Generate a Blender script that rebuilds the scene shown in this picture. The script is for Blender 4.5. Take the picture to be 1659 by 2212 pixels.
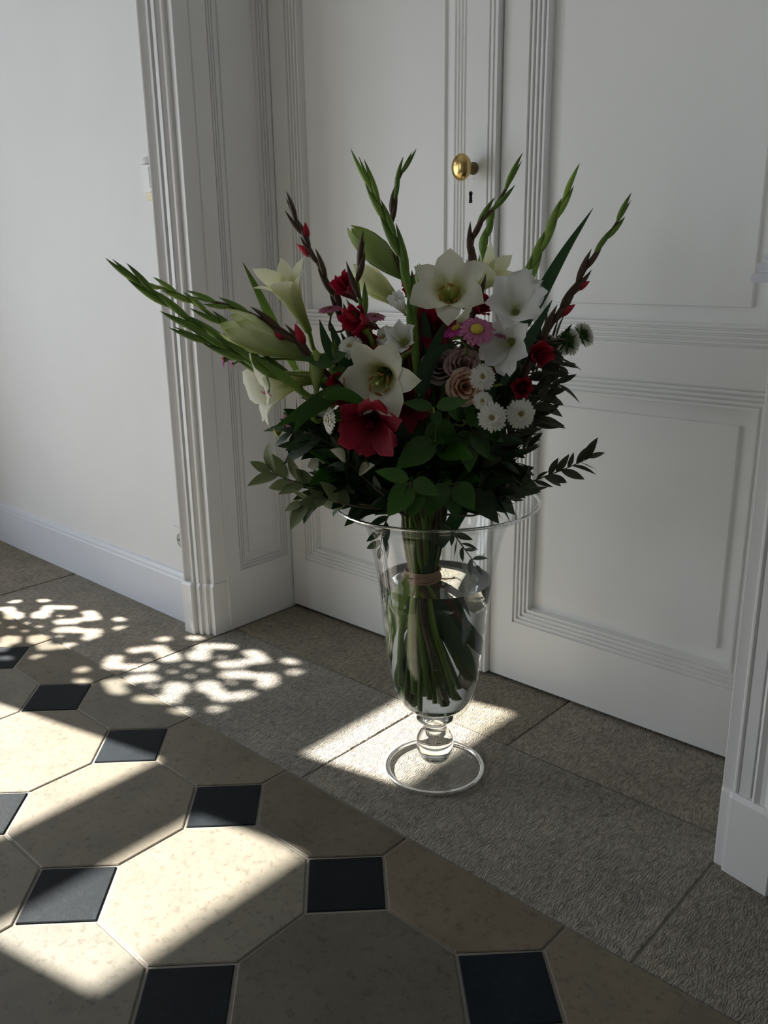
import bpy, math, random
from mathutils import Vector, Matrix

S = bpy.context.scene
for o in list(bpy.data.objects):
    bpy.data.objects.remove(o)
COL = S.collection
random.seed(7)

# ------------------------------------------------------------------ camera
FPX, YAW, PITCH, ROLL = 1866.52, -0.743072, 0.284028, -0.0139284
EYE = Vector((0, 0, 1.0))
FW = Vector((math.sin(YAW) * math.cos(PITCH), math.cos(YAW) * math.cos(PITCH), -math.sin(PITCH)))
RT0 = Vector((math.cos(YAW), -math.sin(YAW), 0))
UP0 = RT0.cross(FW)
RT = RT0 * math.cos(ROLL) + UP0 * math.sin(ROLL)
UP = UP0 * math.cos(ROLL) - RT0 * math.sin(ROLL)
cam = bpy.data.cameras.new('camera')
cam.sensor_fit = 'HORIZONTAL'
cam.sensor_width = 36
cam.lens = FPX / 1659 * 36
cam.clip_start = 0.02
camo = bpy.data.objects.new('camera', cam)
camo.matrix_world = Matrix((
    (RT.x, UP.x, -FW.x, EYE.x), (RT.y, UP.y, -FW.y, EYE.y), (RT.z, UP.z, -FW.z, EYE.z), (0, 0, 0, 1)))
COL.objects.link(camo)
S.camera = camo

# ------------------------------------------------------------------ world, sun, exposure
SUN_EL, SUN_K = math.radians(38), 0.24           # elevation; sideways run per metre along X
world = bpy.data.worlds.new('sky')
S.world = world
world.use_nodes = True
bg = world.node_tree.nodes['Background']
bg.inputs[0].default_value = (0.86, 0.93, 1.0, 1)
bg.inputs[1].default_value = 3.3
sun = bpy.data.lights.new('sun', 'SUN')
sun.energy = 24
sun.angle = math.radians(0.62)
sun.color = (1.0, 0.95, 0.87)
suno = bpy.data.objects.new('sun', sun)
hd = Vector((1, SUN_K, 0)).normalized() * math.cos(SUN_EL)
SUN_DIR = Vector((hd.x, hd.y, -math.sin(SUN_EL)))
suno.rotation_euler = SUN_DIR.to_track_quat('-Z', 'Y').to_euler()
suno.location = (-6, -1, 5)
COL.objects.link(suno)
S.view_settings.view_transform = 'Standard'
S.view_settings.look = 'None'
S.view_settings.gamma = 1
S.view_settings.use_curve_mapping = False
S.view_settings.exposure = 0.3
S.cycles.max_bounces = 20
S.cycles.transmission_bounces = 16
S.cycles.transparent_max_bounces = 24
S.cycles.diffuse_bounces = 6
S.cycles.glossy_bounces = 6
S.cycles.sample_clamp_indirect = 6

# ------------------------------------------------------------------ helpers
def link(o, parent=None):
    COL.objects.link(o)
    if parent:
        o.parent = parent
    return o

def thing(name, label, cat, loc, group=None):
    o = bpy.data.objects.new(name, None)
    o.empty_display_size = 0.02
    o.location = loc
    o['label'] = label
    o['category'] = cat
    if group:
        o['group'] = group
    return link(o)

def tag(o, label, cat, group=None):
    o['label'] = label
    o['category'] = cat
    if group:
        o['group'] = group
    return o

class MB:
    """verts / faces / one float per vertex, linked as ONE mesh object"""
    def __init__(self):
        self.v, self.f, self.t = [], [], []
    def add(self, pts, faces, t=None):
        n = len(self.v)
        self.v += [Vector(p) for p in pts]
        self.t += list(t) if t is not None else [0.0] * len(pts)
        self.f += [tuple(i + n for i in q) for q in faces]
    def box(self, a, b):
        (x0, y0, z0), (x1, y1, z1) = a, b
        self.add([(x0, y0, z0), (x1, y0, z0), (x1, y1, z0), (x0, y1, z0), (x0, y0, z1), (x1, y0, z1), (x1, y1, z1), (x0, y1, z1)],
                 [(3, 2, 1, 0), (4, 5, 6, 7), (0, 1, 5, 4), (1, 2, 6, 5), (2, 3, 7, 6), (3, 0, 4, 7)])
    def quad(self, a, b, c, d):
        self.add([a, b, c, d], [(0, 1, 2, 3)])
    def loft(self, rings, closed=True, caps=True, t=None):
        n = len(rings[0])
        pts, tt = [], []
        for i, r in enumerate(rings):
            pts += list(r)
            tt += [t[i] if t else i / max(1, len(rings) - 1)] * n
        fs = []
        for i in range(len(rings) - 1):
            for k in range(n if closed else n - 1):
                k2 = (k + 1) % n
                fs.append((i * n + k, i * n + k2, (i + 1) * n + k2, (i + 1) * n + k))
        if caps and closed:
            fs.append(tuple(range(n - 1, -1, -1)))
            fs.append(tuple((len(rings) - 1) * n + k for k in range(n)))
        self.add(pts, fs, tt)
    def tube(self, pts, radii, sides=8, flat=1.0, up=Vector((0, 0, 1)), caps=True):
        rings = []
        m = len(pts)
        side = None
        for i, p in enumerate(pts):
            d = (pts[min(i + 1, m - 1)] - pts[max(i - 1, 0)]).normalized()
            if side is None:
                side = d.cross(up)
                if side.length < 1e-3:
                    side = d.cross(Vector((1, 0, 0)))
            side = (side - d * side.dot(d)).normalized()
            n2 = d.cross(side)
            r = radii[i] if not isinstance(radii, (int, float)) else radii
            rings.append([p + side * (r * math.cos(2 * math.pi * k / sides)) + n2 * (r * flat * math.sin(2 * math.pi * k / sides)) for k in range(sides)])
        self.loft(rings, True, caps)
    def mesh(self, name, mat, smooth=True, angle=None):
        me = bpy.data.meshes.new(name)
        me.from_pydata([tuple(p) for p in self.v], [], self.f)
        at = me.attributes.new('t', 'FLOAT', 'POINT')
        at.data.foreach_set('value', self.t)
        me.materials.append(mat)
        if smooth:
            me.polygons.foreach_set('use_smooth', [True] * len(me.polygons))
        me.update()
        if smooth and angle is not None:
            me.set_sharp_from_angle(angle=math.radians(angle))
        return me
    def build(self, name, mat, parent=None, smooth=True, angle=None, base=None):
        if base is not None:
            for p in self.v:
                p -= base
        o = bpy.data.objects.new(name, self.mesh(name, mat, smooth, angle))
        return link(o, parent)

def spline(pts, n):
    """Catmull-Rom through pts, n samples"""
    P = [pts[0] * 2 - pts[1]] + list(pts) + [pts[-1] * 2 - pts[-2]]
    out = []
    m = len(pts) - 1
    for k in range(n):
        s = k / (n - 1) * m
        i = min(int(s), m - 1)
        t = s - i
        a, b, c, d = P[i], P[i + 1], P[i + 2], P[i + 3]
        out.append(0.5 * ((2 * b) + (c - a) * t + (2 * a - 5 * b + 4 * c - d) * t * t + (3 * b - a - 3 * c + d) * t * t * t))
    return out

def lerp(a, b, t):
    return a + (b - a) * t

def interp(tab, x):
    for (x0, y0), (x1, y1) in zip(tab, tab[1:]):
        if x <= x1:
            return y0 + (y1 - y0) * max(0, (x - x0)) / (x1 - x0)
    return tab[-1][1]

# ------------------------------------------------------------------ materials
MATS = {}
def new_mat(name):
    m = bpy.data.materials.new(name)
    m.use_nodes = True
    MATS[name] = m
    return m, m.node_tree.nodes, m.node_tree.links

def N(ns, kind, **kw):
    n = ns.new(kind)
    for k, v in kw.items():
        if k.startswith('i_'):
            n.inputs[k[2:].replace('_', ' ')].default_value = v
        else:
            setattr(n, k, v)
    return n

def ramp(ns, stops):
    r = ns.new('ShaderNodeValToRGB')
    e = r.color_ramp.elements
    while len(e) < len(stops):
        e.new(0.5)
    for k, (p, c) in enumerate(stops):
        e[k].position = p
        e[k].color = (*c, 1) if len(c) == 3 else c
    return r

def paint_mat(name, col, rough=0.45, bump=0.12, scale=90, wear=0.0):
    m, ns, ls = new_mat(name)
    b = ns['Principled BSDF']
    b.inputs['Roughness'].default_value = rough
    geo = N(ns, 'ShaderNodeNewGeometry')
    n1 = N(ns, 'ShaderNodeTexNoise', i_Scale=3.0, i_Detail=4.0)
    ls.new(geo.outputs['Position'], n1.inputs['Vector'])
    r = ramp(ns, [(0.3, tuple(c * 0.955 for c in col)), (0.7, col)])
    ls.new(n1.outputs['Fac'], r.inputs['Fac'])
    ls.new(r.outputs['Color'], b.inputs['Base Color'])
    n2 = N(ns, 'ShaderNodeTexNoise', i_Scale=scale, i_Detail=3.0)
    ls.new(geo.outputs['Position'], n2.inputs['Vector'])
    bp = N(ns, 'ShaderNodeBump', i_Strength=bump, i_Distance=0.002)
    ls.new(n2.outputs['Fac'], bp.inputs['Height'])
    ls.new(bp.outputs['Normal'], b.inputs['Normal'])
    return m

M_WALL = paint_mat('wall_paint', (0.80, 0.80, 0.80), 0.6, 0.15, 130)
M_DOOR = paint_mat('door_paint', (0.85, 0.85, 0.835), 0.38, 0.10, 60)
M_TRIM = paint_mat('trim_paint', (0.80, 0.80, 0.80), 0.36, 0.08, 60)
M_SKIRT = paint_mat('skirting_paint', (0.74, 0.77, 0.84), 0.36, 0.08, 60)
M_CEIL = paint_mat('ceiling_paint', (0.75, 0.75, 0.74), 0.8, 0.05, 60)
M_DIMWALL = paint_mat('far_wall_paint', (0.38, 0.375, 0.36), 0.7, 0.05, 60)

def stone_mat(name, tooled=False, dark=False):
    m, ns, ls = new_mat(name)
    b = ns['Principled BSDF']
    oi = N(ns, 'ShaderNodeObjectInfo')
    geo = N(ns, 'ShaderNodeNewGeometry')
    add = N(ns, 'ShaderNodeVectorMath', operation='ADD')
    cmb = N(ns, 'ShaderNodeCombineXYZ')
    mul = N(ns, 'ShaderNodeMath', operation='MULTIPLY')
    mul.inputs[1].default_value = 40.0
    ls.new(oi.outputs['Random'], mul.inputs[0])
    ls.new(mul.outputs[0], cmb.inputs['Z'])
    ls.new(geo.outputs['Position'], add.inputs[0])
    ls.new(cmb.outputs[0], add.inputs[1])
    n1 = N(ns, 'ShaderNodeTexNoise', i_Scale=9.0, i_Detail=8.0, i_Roughness=0.65)
    n2 = N(ns, 'ShaderNodeTexNoise', i_Scale=70.0, i_Detail=5.0, i_Roughness=0.7)
    ls.new(add.outputs[0], n1.inputs['Vector'])
    ls.new(add.outputs[0], n2.inputs['Vector'])
    if dark:
        r1 = ramp(ns, [(0.35, (0.75, 0.75, 0.75)), (0.75, (1.3, 1.3, 1.3))])
        r2 = ramp(ns, [(0.55, (0.9, 0.9, 0.9)), (0.78, (2.2, 2.2, 2.2))])
    else:
        r1 = ramp(ns, [(0.3, (0.80, 0.80, 0.80)), (0.7, (1.08, 1.07, 1.05))])
        r2 = ramp(ns, [(0.36, (0.62, 0.60, 0.58)), (0.46, (1.0, 1.0, 1.0)), (0.75, (1.06, 1.06, 1.06))])
    ls.new(n1.outputs['Fac'], r1.inputs['Fac'])
    ls.new(n2.outputs['Fac'], r2.inputs['Fac'])
    m1 = N(ns, 'ShaderNodeMix', data_type='RGBA', blend_type='MULTIPLY')
    m1.inputs[0].default_value = 1.0
    ls.new(oi.outputs['Color'], m1.inputs[6])
    ls.new(r1.outputs['Color'], m1.inputs[7])
    m2 = N(ns, 'ShaderNodeMix', data_type='RGBA', blend_type='MULTIPLY')
    m2.inputs[0].default_value = 0.75
    ls.new(m1.outputs[2], m2.inputs[6])
    ls.new(r2.outputs['Color'], m2.inputs[7])
    ls.new(m2.outputs[2], b.inputs['Base Color'])
    bp = N(ns, 'ShaderNodeBump', i_Strength=0.25, i_Distance=0.002)
    ls.new(n2.outputs['Fac'], bp.inputs['Height'])
    if tooled:
        # fine comb-tooled arcs of the mason's chisel
        n3 = N(ns, 'ShaderNodeTexNoise', i_Scale=5.0, i_Detail=2.0)
        ls.new(add.outputs[0], n3.inputs['Vector'])
        w = N(ns, 'ShaderNodeTexWave', i_Scale=60.0, i_Distortion=14.0, i_Detail=2.0, i_Detail_Scale=1.0)
        w.bands_direction = 'X'
        ls.new(add.outputs[0], w.inputs['Vector'])
        n4 = N(ns, 'ShaderNodeTexNoise', i_Scale=260.0, i_Detail=3.0)
        mp = N(ns, 'ShaderNodeMapping')
        mp.inputs['Rotation'].default_value = (0, 0, math.radians(35))
        mp.inputs['Scale'].default_value = (1.0, 0.26, 1.0)
        bent = N(ns, 'ShaderNodeMix', data_type='VECTOR')      # the strokes wander in arcs
        bent.inputs[0].default_value = 0.06
        ls.new(add.outputs[0], bent.inputs[4])
        ls.new(n3.outputs['Color'], bent.inputs[5])
        ls.new(bent.outputs[1], mp.inputs['Vector'])
        ls.new(mp.outputs[0], n4.inputs['Vector'])
        mx = N(ns, 'ShaderNodeMath', operation='ADD')
        ls.new(w.outputs['Fac'], mx.inputs[0])
        ls.new(n4.outputs['Fac'], mx.inputs[1])
        sp = ramp(ns, [(0.30, (0.62, 0.62, 0.62)), (0.5, (0.98, 0.98, 0.97)), (0.72, (1.45, 1.43, 1.40))])
        ls.new(n4.outputs['Fac'], sp.inputs['Fac'])
        m5 = N(ns, 'ShaderNodeMix', data_type='RGBA', blend_type='MULTIPLY')
        m5.inputs[0].default_value = 0.85
        ls.new(m2.outputs[2], m5.inputs[6])
        ls.new(sp.outputs['Color'], m5.inputs[7])
        ls.new(m5.outputs[2], b.inputs['Base Color'])
        bp.inputs['Strength'].default_value = 0.8
        bp.inputs['Distance'].default_value = 0.0011
        ls.new(mx.outputs[0], bp.inputs['Height'])
    ls.new(bp.outputs['Normal'], b.inputs['Normal'])
    b.inputs['Roughness'].default_value = 0.85 if tooled else (0.5 if not dark else 0.55)
    b.inputs['Specular IOR Level'].default_value = 0.25 if tooled else (0.12 if dark else 0.35)
    return m

M_TILE = stone_mat('limestone')
M_SLATE = stone_mat('slate', dark=True)
M_SLAB = stone_mat('tooled_stone', tooled=True)
M_GROUT = paint_mat('grout', (0.22, 0.20, 0.175), 0.95, 0.6, 300)

def simple_mat(name, col, rough=0.5, metal=0.0, spec=0.5):
    m, ns, ls = new_mat(name)
    b = ns['Principled BSDF']
    b.inputs['Base Color'].default_value = (*col, 1)
    b.inputs['Roughness'].default_value = rough
    b.inputs['Metallic'].default_value = metal
    b.inputs['Specular IOR Level'].default_value = spec
    n = N(ns, 'ShaderNodeTexNoise', i_Scale=60.0, i_Detail=3.0)
    mr = N(ns, 'ShaderNodeMapRange')
    mr.inputs['To Min'].default_value = max(0.02, rough - 0.06)
    mr.inputs['To Max'].default_value = min(1, rough + 0.08)
    ls.new(n.outputs['Fac'], mr.inputs['Value'])
    ls.new(mr.outputs[0], b.inputs['Roughness'])
    return m

M_BRASS = simple_mat('brass', (0.60, 0.43, 0.17), 0.2, 1.0)
M_BLACK = simple_mat('dark_hole', (0.004, 0.004, 0.004), 0.9)
M_PLASTIC = simple_mat('white_plastic', (0.78, 0.78, 0.77), 0.35)
M_YELLOWED = simple_mat('yellowed_plastic', (0.82, 0.72, 0.48), 0.4)
M_RECESS = simple_mat('socket_recess', (0.45, 0.47, 0.42), 0.5)
M_RAFFIA = simple_mat('raffia', (0.42, 0.27, 0.17), 0.8)

def leafy(name, stops, trans=0.35, rough=0.45, noise=0.25, tcol=None, spec=0.4, vein=0.0):
    """petal / leaf: colour along the length (attribute t), part of the light passes through"""
    m, ns, ls = new_mat(name)
    b = ns['Principled BSDF']
    out = ns['Material Output']
    at = N(ns, 'ShaderNodeAttribute', attribute_name='t')
    r = ramp(ns, stops)
    ls.new(at.outputs['Fac'], r.inputs['Fac'])
    tc = N(ns, 'ShaderNodeTexCoord')
    oi = N(ns, 'ShaderNodeObjectInfo')
    nz = N(ns, 'ShaderNodeTexNoise', i_Scale=45.0, i_Detail=4.0)
    ls.new(tc.outputs['Object'], nz.inputs['Vector'])
    vr = N(ns, 'ShaderNodeMath', operation='ADD')
    ls.new(nz.outputs['Fac'], vr.inputs[0])
    ls.new(oi.outputs['Random'], vr.inputs[1])
    mr = N(ns, 'ShaderNodeMapRange')
    mr.inputs['From Min'].default_value = 0.3
    mr.inputs['From Max'].default_value = 1.7
    mr.inputs['To Min'].default_value = 1 - noise
    mr.inputs['To Max'].default_value = 1 + noise
    ls.new(vr.outputs[0], mr.inputs['Value'])
    mm = N(ns, 'ShaderNodeMix', data_type='RGBA', blend_type='MULTIPLY')
    mm.inputs[0].default_value = 1.0
    ls.new(r.outputs['Color'], mm.inputs[6])
    ls.new(mr.outputs[0], mm.inputs[7])
    ls.new(mm.outputs[2], b.inputs['Base Color'])
    b.inputs['Roughness'].default_value = rough
    b.inputs['Specular IOR Level'].default_value = spec
    tl = N(ns, 'ShaderNodeBsdfTranslucent')
    if tcol:
        m3 = N(ns, 'ShaderNodeMix', data_type='RGBA', blend_type='MULTIPLY')
        m3.inputs[0].default_value = 1.0
        m3.inputs[7].default_value = (*tcol, 1)
        ls.new(mm.outputs[2], m3.inputs[6])
        ls.new(m3.outputs[2], tl.inputs['Color'])
    else:
        ls.new(mm.outputs[2], tl.inputs['Color'])
    mx = N(ns, 'ShaderNodeMixShader')
    mx.inputs[0].default_value = trans
    ls.new(b.outputs[0], mx.inputs[1])
    ls.new(tl.outputs[0], mx.inputs[2])
    ls.new(mx.outputs[0], out.inputs['Surface'])
    return m

M_LILYSIDE = leafy('lily_petal_outside', [(0.0, (0.30, 0.42, 0.10)), (0.4, (0.64, 0.68, 0.32)), (0.7, (0.80, 0.80, 0.52)), (1.0, (0.86, 0.86, 0.66))], 0.45, 0.5, 0.05)
M_LILY = leafy('lily_petal', [(0.0, (0.32, 0.42, 0.07)), (0.40, (0.68, 0.70, 0.28)), (0.72, (0.88, 0.87, 0.74)), (1.0, (0.86, 0.87, 0.70))], 0.42, 0.5, 0.05)
M_LILYBUD = leafy('lily_bud_petal', [(0.0, (0.30, 0.42, 0.10)), (0.4, (0.62, 0.70, 0.34)), (0.85, (0.72, 0.76, 0.44)), (1.0, (0.42, 0.52, 0.14))], 0.40, 0.5, 0.06)
M_GREENBUD = leafy('green_bud', [(0.0, (0.20, 0.32, 0.07)), (0.5, (0.36, 0.46, 0.15)), (1.0, (0.30, 0.40, 0.08))], 0.30, 0.5, 0.08)
M_WHITE = leafy('white_floret', [(0.0, (0.62, 0.66, 0.34)), (0.3, (0.85, 0.86, 0.78)), (1.0, (0.88, 0.89, 0.90))], 0.42, 0.55, 0.05)
M_RED = leafy('red_floret', [(0.0, (0.14, 0.015, 0.03)), (0.35, (0.18, 0.004, 0.016)), (0.85, (0.34, 0.007, 0.032)), (1.0, (0.46, 0.03, 0.06))], 0.40, 0.55, 0.12)
M_REDBUD = leafy('red_bud', [(0.0, (0.25, 0.02, 0.03)), (0.5, (0.50, 0.012, 0.03)), (1.0, (0.55, 0.02, 0.05))], 0.3, 0.5, 0.15)
M_MUM = leafy('white_ray', [(0.0, (0.42, 0.37, 0.16)), (0.30, (0.60, 0.57, 0.38)), (0.6, (0.84, 0.84, 0.74)), (1.0, (0.88, 0.88, 0.84))], 0.35, 0.6, 0.05)
M_PINK = leafy('pink_ray', [(0.0, (0.45, 0.14, 0.25)), (1.0, (0.62, 0.22, 0.38))], 0.35, 0.6, 0.12)
M_MAGENTA = leafy('magenta_ray', [(0.0, (0.45, 0.05, 0.25)), (1.0, (0.62, 0.08, 0.40))], 0.35, 0.6, 0.12)
M_ROSEPINK = leafy('dusky_pink_petal', [(0.0, (0.55, 0.36, 0.34)), (1.0, (0.66, 0.50, 0.47))], 0.35, 0.6, 0.08)
M_PEACH = leafy('peach_petal', [(0.0, (0.80, 0.48, 0.32)), (1.0, (0.84, 0.66, 0.54))], 0.35, 0.6, 0.06)
M_MAUVE = leafy('grey_pink_petal', [(0.0, (0.42, 0.34, 0.33)), (1.0, (0.56, 0.48, 0.46))], 0.35, 0.6, 0.08)
M_YELLOW = leafy('yellow_disc', [(0.0, (0.50, 0.36, 0.04)), (1.0, (0.62, 0.50, 0.06))], 0.1, 0.8, 0.2)
M_DISC = leafy('ochre_disc', [(0.0, (0.26, 0.19, 0.05)), (1.0, (0.40, 0.30, 0.09))], 0.1, 0.8, 0.2)
M_LIME = leafy('lime_bud', [(0.0, (0.20, 0.30, 0.03)), (1.0, (0.60, 0.64, 0.08))], 0.3, 0.6, 0.2)
M_ANTHER = leafy('anther', [(0.0, (0.30, 0.13, 0.03)), (1.0, (0.36, 0.17, 0.03))], 0.0, 0.8, 0.2)
M_FILAMENT = leafy('filament', [(0.0, (0.45, 0.52, 0.16)), (1.0, (0.62, 0.64, 0.26))], 0.2, 0.5, 0.1)
M_GLADGREEN = leafy('gladiolus_green', [(0.0, (0.22, 0.36, 0.06)), (0.55, (0.15, 0.27, 0.04)), (1.0, (0.07, 0.12, 0.02))], 0.28, 0.4, 0.22)
M_GLADLIGHT = leafy('gladiolus_light_green', [(0.0, (0.33, 0.48, 0.09)), (0.6, (0.27, 0.42, 0.07)), (1.0, (0.10, 0.18, 0.03))], 0.28, 0.4, 0.2)
M_GLADBROWN = leafy('gladiolus_brown', [(0.0, (0.10, 0.055, 0.032)), (0.6, (0.085, 0.045, 0.028)), (1.0, (0.09, 0.085, 0.03))], 0.2, 0.45, 0.25)
M_STEM = leafy('green_stem', [(0.0, (0.24, 0.34, 0.07)), (0.5, (0.20, 0.30, 0.06)), (1.0, (0.10, 0.18, 0.03))], 0.15, 0.4, 0.2)
M_WOODSTEM = leafy('brown_stem', [(0.0, (0.09, 0.06, 0.04)), (1.0, (0.07, 0.055, 0.035))], 0.0, 0.6, 0.25)
M_BLADE = leafy('dark_blade', [(0.0, (0.025, 0.075, 0.03)), (1.0, (0.03, 0.075, 0.02))], 0.2, 0.35, 0.2)
M_LEAF = leafy('broad_leaf', [(0.0, (0.040, 0.098, 0.011)), (0.5, (0.028, 0.085, 0.008)), (1.0, (0.032, 0.098, 0.010))], 0.22, 0.38, 0.3, tcol=(1.3, 1.5, 0.6))
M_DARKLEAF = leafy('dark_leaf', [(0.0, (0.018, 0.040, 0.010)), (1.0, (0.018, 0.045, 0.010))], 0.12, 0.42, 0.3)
M_OLIVE = leafy('olive_leaf', [(0.0, (0.050, 0.055, 0.030)), (1.0, (0.055, 0.062, 0.034))], 0.15, 0.5, 0.3)
M_SAGE = leafy('grey_green_leaf', [(0.0, (0.15, 0.18, 0.085)), (1.0, (0.12, 0.155, 0.065))], 0.22, 0.5, 0.3)
M_PALE = leafy('pale_leaf', [(0.0, (0.50, 0.50, 0.36)), (1.0, (0.60, 0.58, 0.44))], 0.3, 0.5, 0.1)

def glass_mat():
    m, ns, ls = new_mat('clear_glass')
    b = ns['Principled BSDF']
    b.inputs['Base Color'].default_value = (0.985, 0.995, 0.99, 1)
    b.inputs['Transmission Weight'].default_value = 1
    b.inputs['Roughness'].default_value = 0.0
    b.inputs['IOR'].default_value = 1.46
    return m
M_GLASS = glass_mat()
m, ns, ls = new_mat('clear_water')
b = ns['Principled BSDF']
b.inputs['Base Color'].default_value = (0.975, 0.99, 0.985, 1)
b.inputs['Transmission Weight'].default_value = 1
b.inputs['Roughness'].default_value = 0.0
b.inputs['IOR'].default_value = 1.33
M_WATER = m
# foot of the vase: a thin clear pane, most light passes straight through it
m, ns, ls = new_mat('thin_clear_glass')
out = ns['Material Output']
ns.remove(ns['Principled BSDF'])
tr = N(ns, 'ShaderNodeBsdfTransparent')
tr.inputs[0].default_value = (0.985, 0.992, 0.992, 1)
gl = N(ns, 'ShaderNodeBsdfGlossy', i_Roughness=0.01)
lw = N(ns, 'ShaderNodeLayerWeight')
pw = N(ns, 'ShaderNodeMath', operation='POWER')
pw.inputs[1].default_value = 5.0
ls.new(lw.outputs['Facing'], pw.inputs[0])
sc_ = N(ns, 'ShaderNodeMath', operation='MULTIPLY_ADD')   # Schlick: 4 % head on, more towards grazing
sc_.inputs[1].default_value = 0.62
sc_.inputs[2].default_value = 0.05
ls.new(pw.outputs[0], sc_.inputs[0])
mx = N(ns, 'ShaderNodeMixShader')
ls.new(sc_.outputs[0], mx.inputs[0])
ls.new(tr.outputs[0], mx.inputs[1])
ls.new(gl.outputs[0], mx.inputs[2])
ls.new(mx.outputs[0], out.inputs['Surface'])
M_THIN = m

# ================================================================== SETTING
XL, XR, YF, ZC = -3.4, 1.3, -3.0, 3.1          # left window wall, right wall, wall behind, ceiling
YW, YD = 1.322, 1.608                           # back wall plane, door plane in its recess
RX0, RX1 = -1.848, -0.438                       # door recess
DOOR_TOP = 2.55

def struct(o):
    o['kind'] = 'structure'
    return o

# floor: grout bed with stone pieces laid on it
mb = MB()
mb.box((XL, YF, -0.06), (XR, YW, -0.0025))
mb.box((RX0 - 0.06, YW, -0.06), (RX1 + 0.06, YD + 0.10, -0.0025))
floor = struct(mb.build('floor', M_GROUT, smooth=False))

def piece_mesh(name, poly, mat, bev=0.0015, depth=0.012):
    """a stone piece: top polygon with a worn arris, sides going down"""
    c = sum((Vector(p) for p in poly), Vector((0, 0))) / len(poly)
    n = len(poly)
    ins = []
    for p in poly:
        d = (Vector(p) - c)
        ins.append(Vector(p) - d.normalized() * bev * 1.5)
    mb = MB()
    top = [(p.x, p.y, 0) for p in ins]
    sh = [(p[0], p[1], -bev * 0.8) for p in poly]
    bot = [(p[0], p[1], -depth) for p in poly]
    fs = [tuple(range(n))]
    for k in range(n):
        k2 = (k + 1) % n
        fs.append((n + k, n + k2, k2, k))
        fs.append((2 * n + k, 2 * n + k2, n + k2, n + k))
    mb.add(top + sh + bot, fs)
    return mb.mesh(name, mat, smooth=False)

TX, TY = 0.3262, 0.3235
SX0, SY0, SH = -2.1804, 0.846, 0.0916
BORDER = 1.003
g = 0.0022                                       # half a joint
sq = piece_mesh('slate_tile', [(SH - g, 0), (0, SH - g), (-SH + g, 0), (0, -SH + g)], M_SLATE)
hx, hy, c = TX / 2 - g, TY / 2 - g, SH + g * 0.6
octo = piece_mesh('stone_tile', [(hx, -hy + c), (hx, hy - c), (hx - c, hy), (-hx + c, hy), (-hx, hy - c), (-hx, -hy + c), (-hx + c, -hy), (hx - c, -hy)], M_TILE)
bh = BORDER - SY0
half = piece_mesh('border_stone_tile', [(hx, c), (hx, bh - g), (-hx, bh - g), (-hx, c), (-hx + c, g), (hx - c, g)], M_TILE)
rt = random.Random(3)
def lay(name, me, x, y, col, v=0.16):
    o = bpy.data.objects.new(name, me)
    o.location = (x, y, rt.uniform(-0.0006, 0.0004))
    o.rotation_euler = (rt.uniform(-.002, .002), rt.uniform(-.002, .002), rt.uniform(-.006, .006))
    k = 1 + rt.uniform(-v, v)
    w = rt.uniform(-0.05, 0.05)
    o.color = (col[0] * k * (1 + w), col[1] * k, col[2] * k * (1 - w), 1)
    return link(o, floor)
CREAM = (0.172, 0.155, 0.122)
SLATE = (0.0085, 0.0125, 0.0165)
TONE = {(4, 0): .62, (5, 0): .80, (3, 1): .85, (4, 1): .7, (2, 0): 1.0, (3, 0): 1.05}   # greyer, darker stones among the cream ones
for i in range(-4, 11):
    for j in range(0, 4):
        x, y = SX0 + i * TX, SY0 - j * TY
        if XL + 0.1 < x < XR - 0.1:
            lay('slate_tile', sq, x, y, SLATE)
        if XL + 0.1 < x < XR - 0.3:
            k_ = TONE.get((i, j), 1.0)
            lay('stone_tile', octo, x + TX / 2, y - TY / 2, [c_ * k_ for c_ in CREAM], .10)
            if j == 0:
                lay('border_stone_tile', half, x + TX / 2, y, (0.150, 0.130, 0.096))
def slab(x0, x1, y0, y1, col=(0.280, 0.256, 0.220)):
    cx, cy = (x0 + x1) / 2, (y0 + y1) / 2
    a, b = (x1 - x0) / 2 - g, (y1 - y0) / 2 - g
    lay('border_slab', piece_mesh('border_slab', [(-a, -b), (a, -b), (a, b), (-a, b)], M_SLAB), cx, cy, col, 0.07)
    floor.children[-1].rotation_euler = (0, 0, 0)
YT = 1.376                                       # threshold joint
slab(-3.38, -2.62, BORDER, YW)
slab(-2.62, -1.845, BORDER, YW)
slab(-1.845, -1.157, BORDER, YT)
slab(-1.157, -0.438, BORDER, YT)
slab(-0.438, 0.32, BORDER, YW)
slab(0.32, 1.28, BORDER, YW)
slab(-1.845, -0.915, YT, YD + 0.03, (0.27, 0.236, 0.18))
slab(-0.915, -0.441, YT, YD + 0.03, (0.285, 0.268, 0.24))

# walls and ceiling
mb = MB()
mb.box((XL - 0.1, YW, -0.06), (RX0 - 0.03, YD + 0.12, ZC))
mb.box((RX1 + 0.03, YW, -0.06), (XR + 0.1, YD + 0.12, ZC))
mb.box((RX0 - 0.03, YW, DOOR_TOP + 0.02), (RX1 + 0.03, YD + 0.12, ZC))
struct(mb.build('wall_back', M_WALL, smooth=False))
mb = MB()
mb.box((RX0 - 0.12, YD + 0.075, -0.06), (RX1 + 0.12, YD + 0.12, ZC))
struct(mb.build('wall_behind', M_WALL, smooth=False))
mb = MB()
mb.box((XR, YF, 0), (XR + 0.1, YW, ZC))
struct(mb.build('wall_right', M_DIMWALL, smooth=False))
mb = MB()
WX0, WX1, WZ0, WZ1 = -3.2, -2.75, 0.9, 2.4        # unseen opening added behind the viewer to brighten the doors
mb.box((XL - 0.1, YF - 0.1, 0), (WX0, YF, ZC))
mb.box((WX1, YF - 0.1, 0), (XR + 0.1, YF, ZC))
mb.box((WX0, YF - 0.1, 0), (WX1, YF, WZ0))
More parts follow.
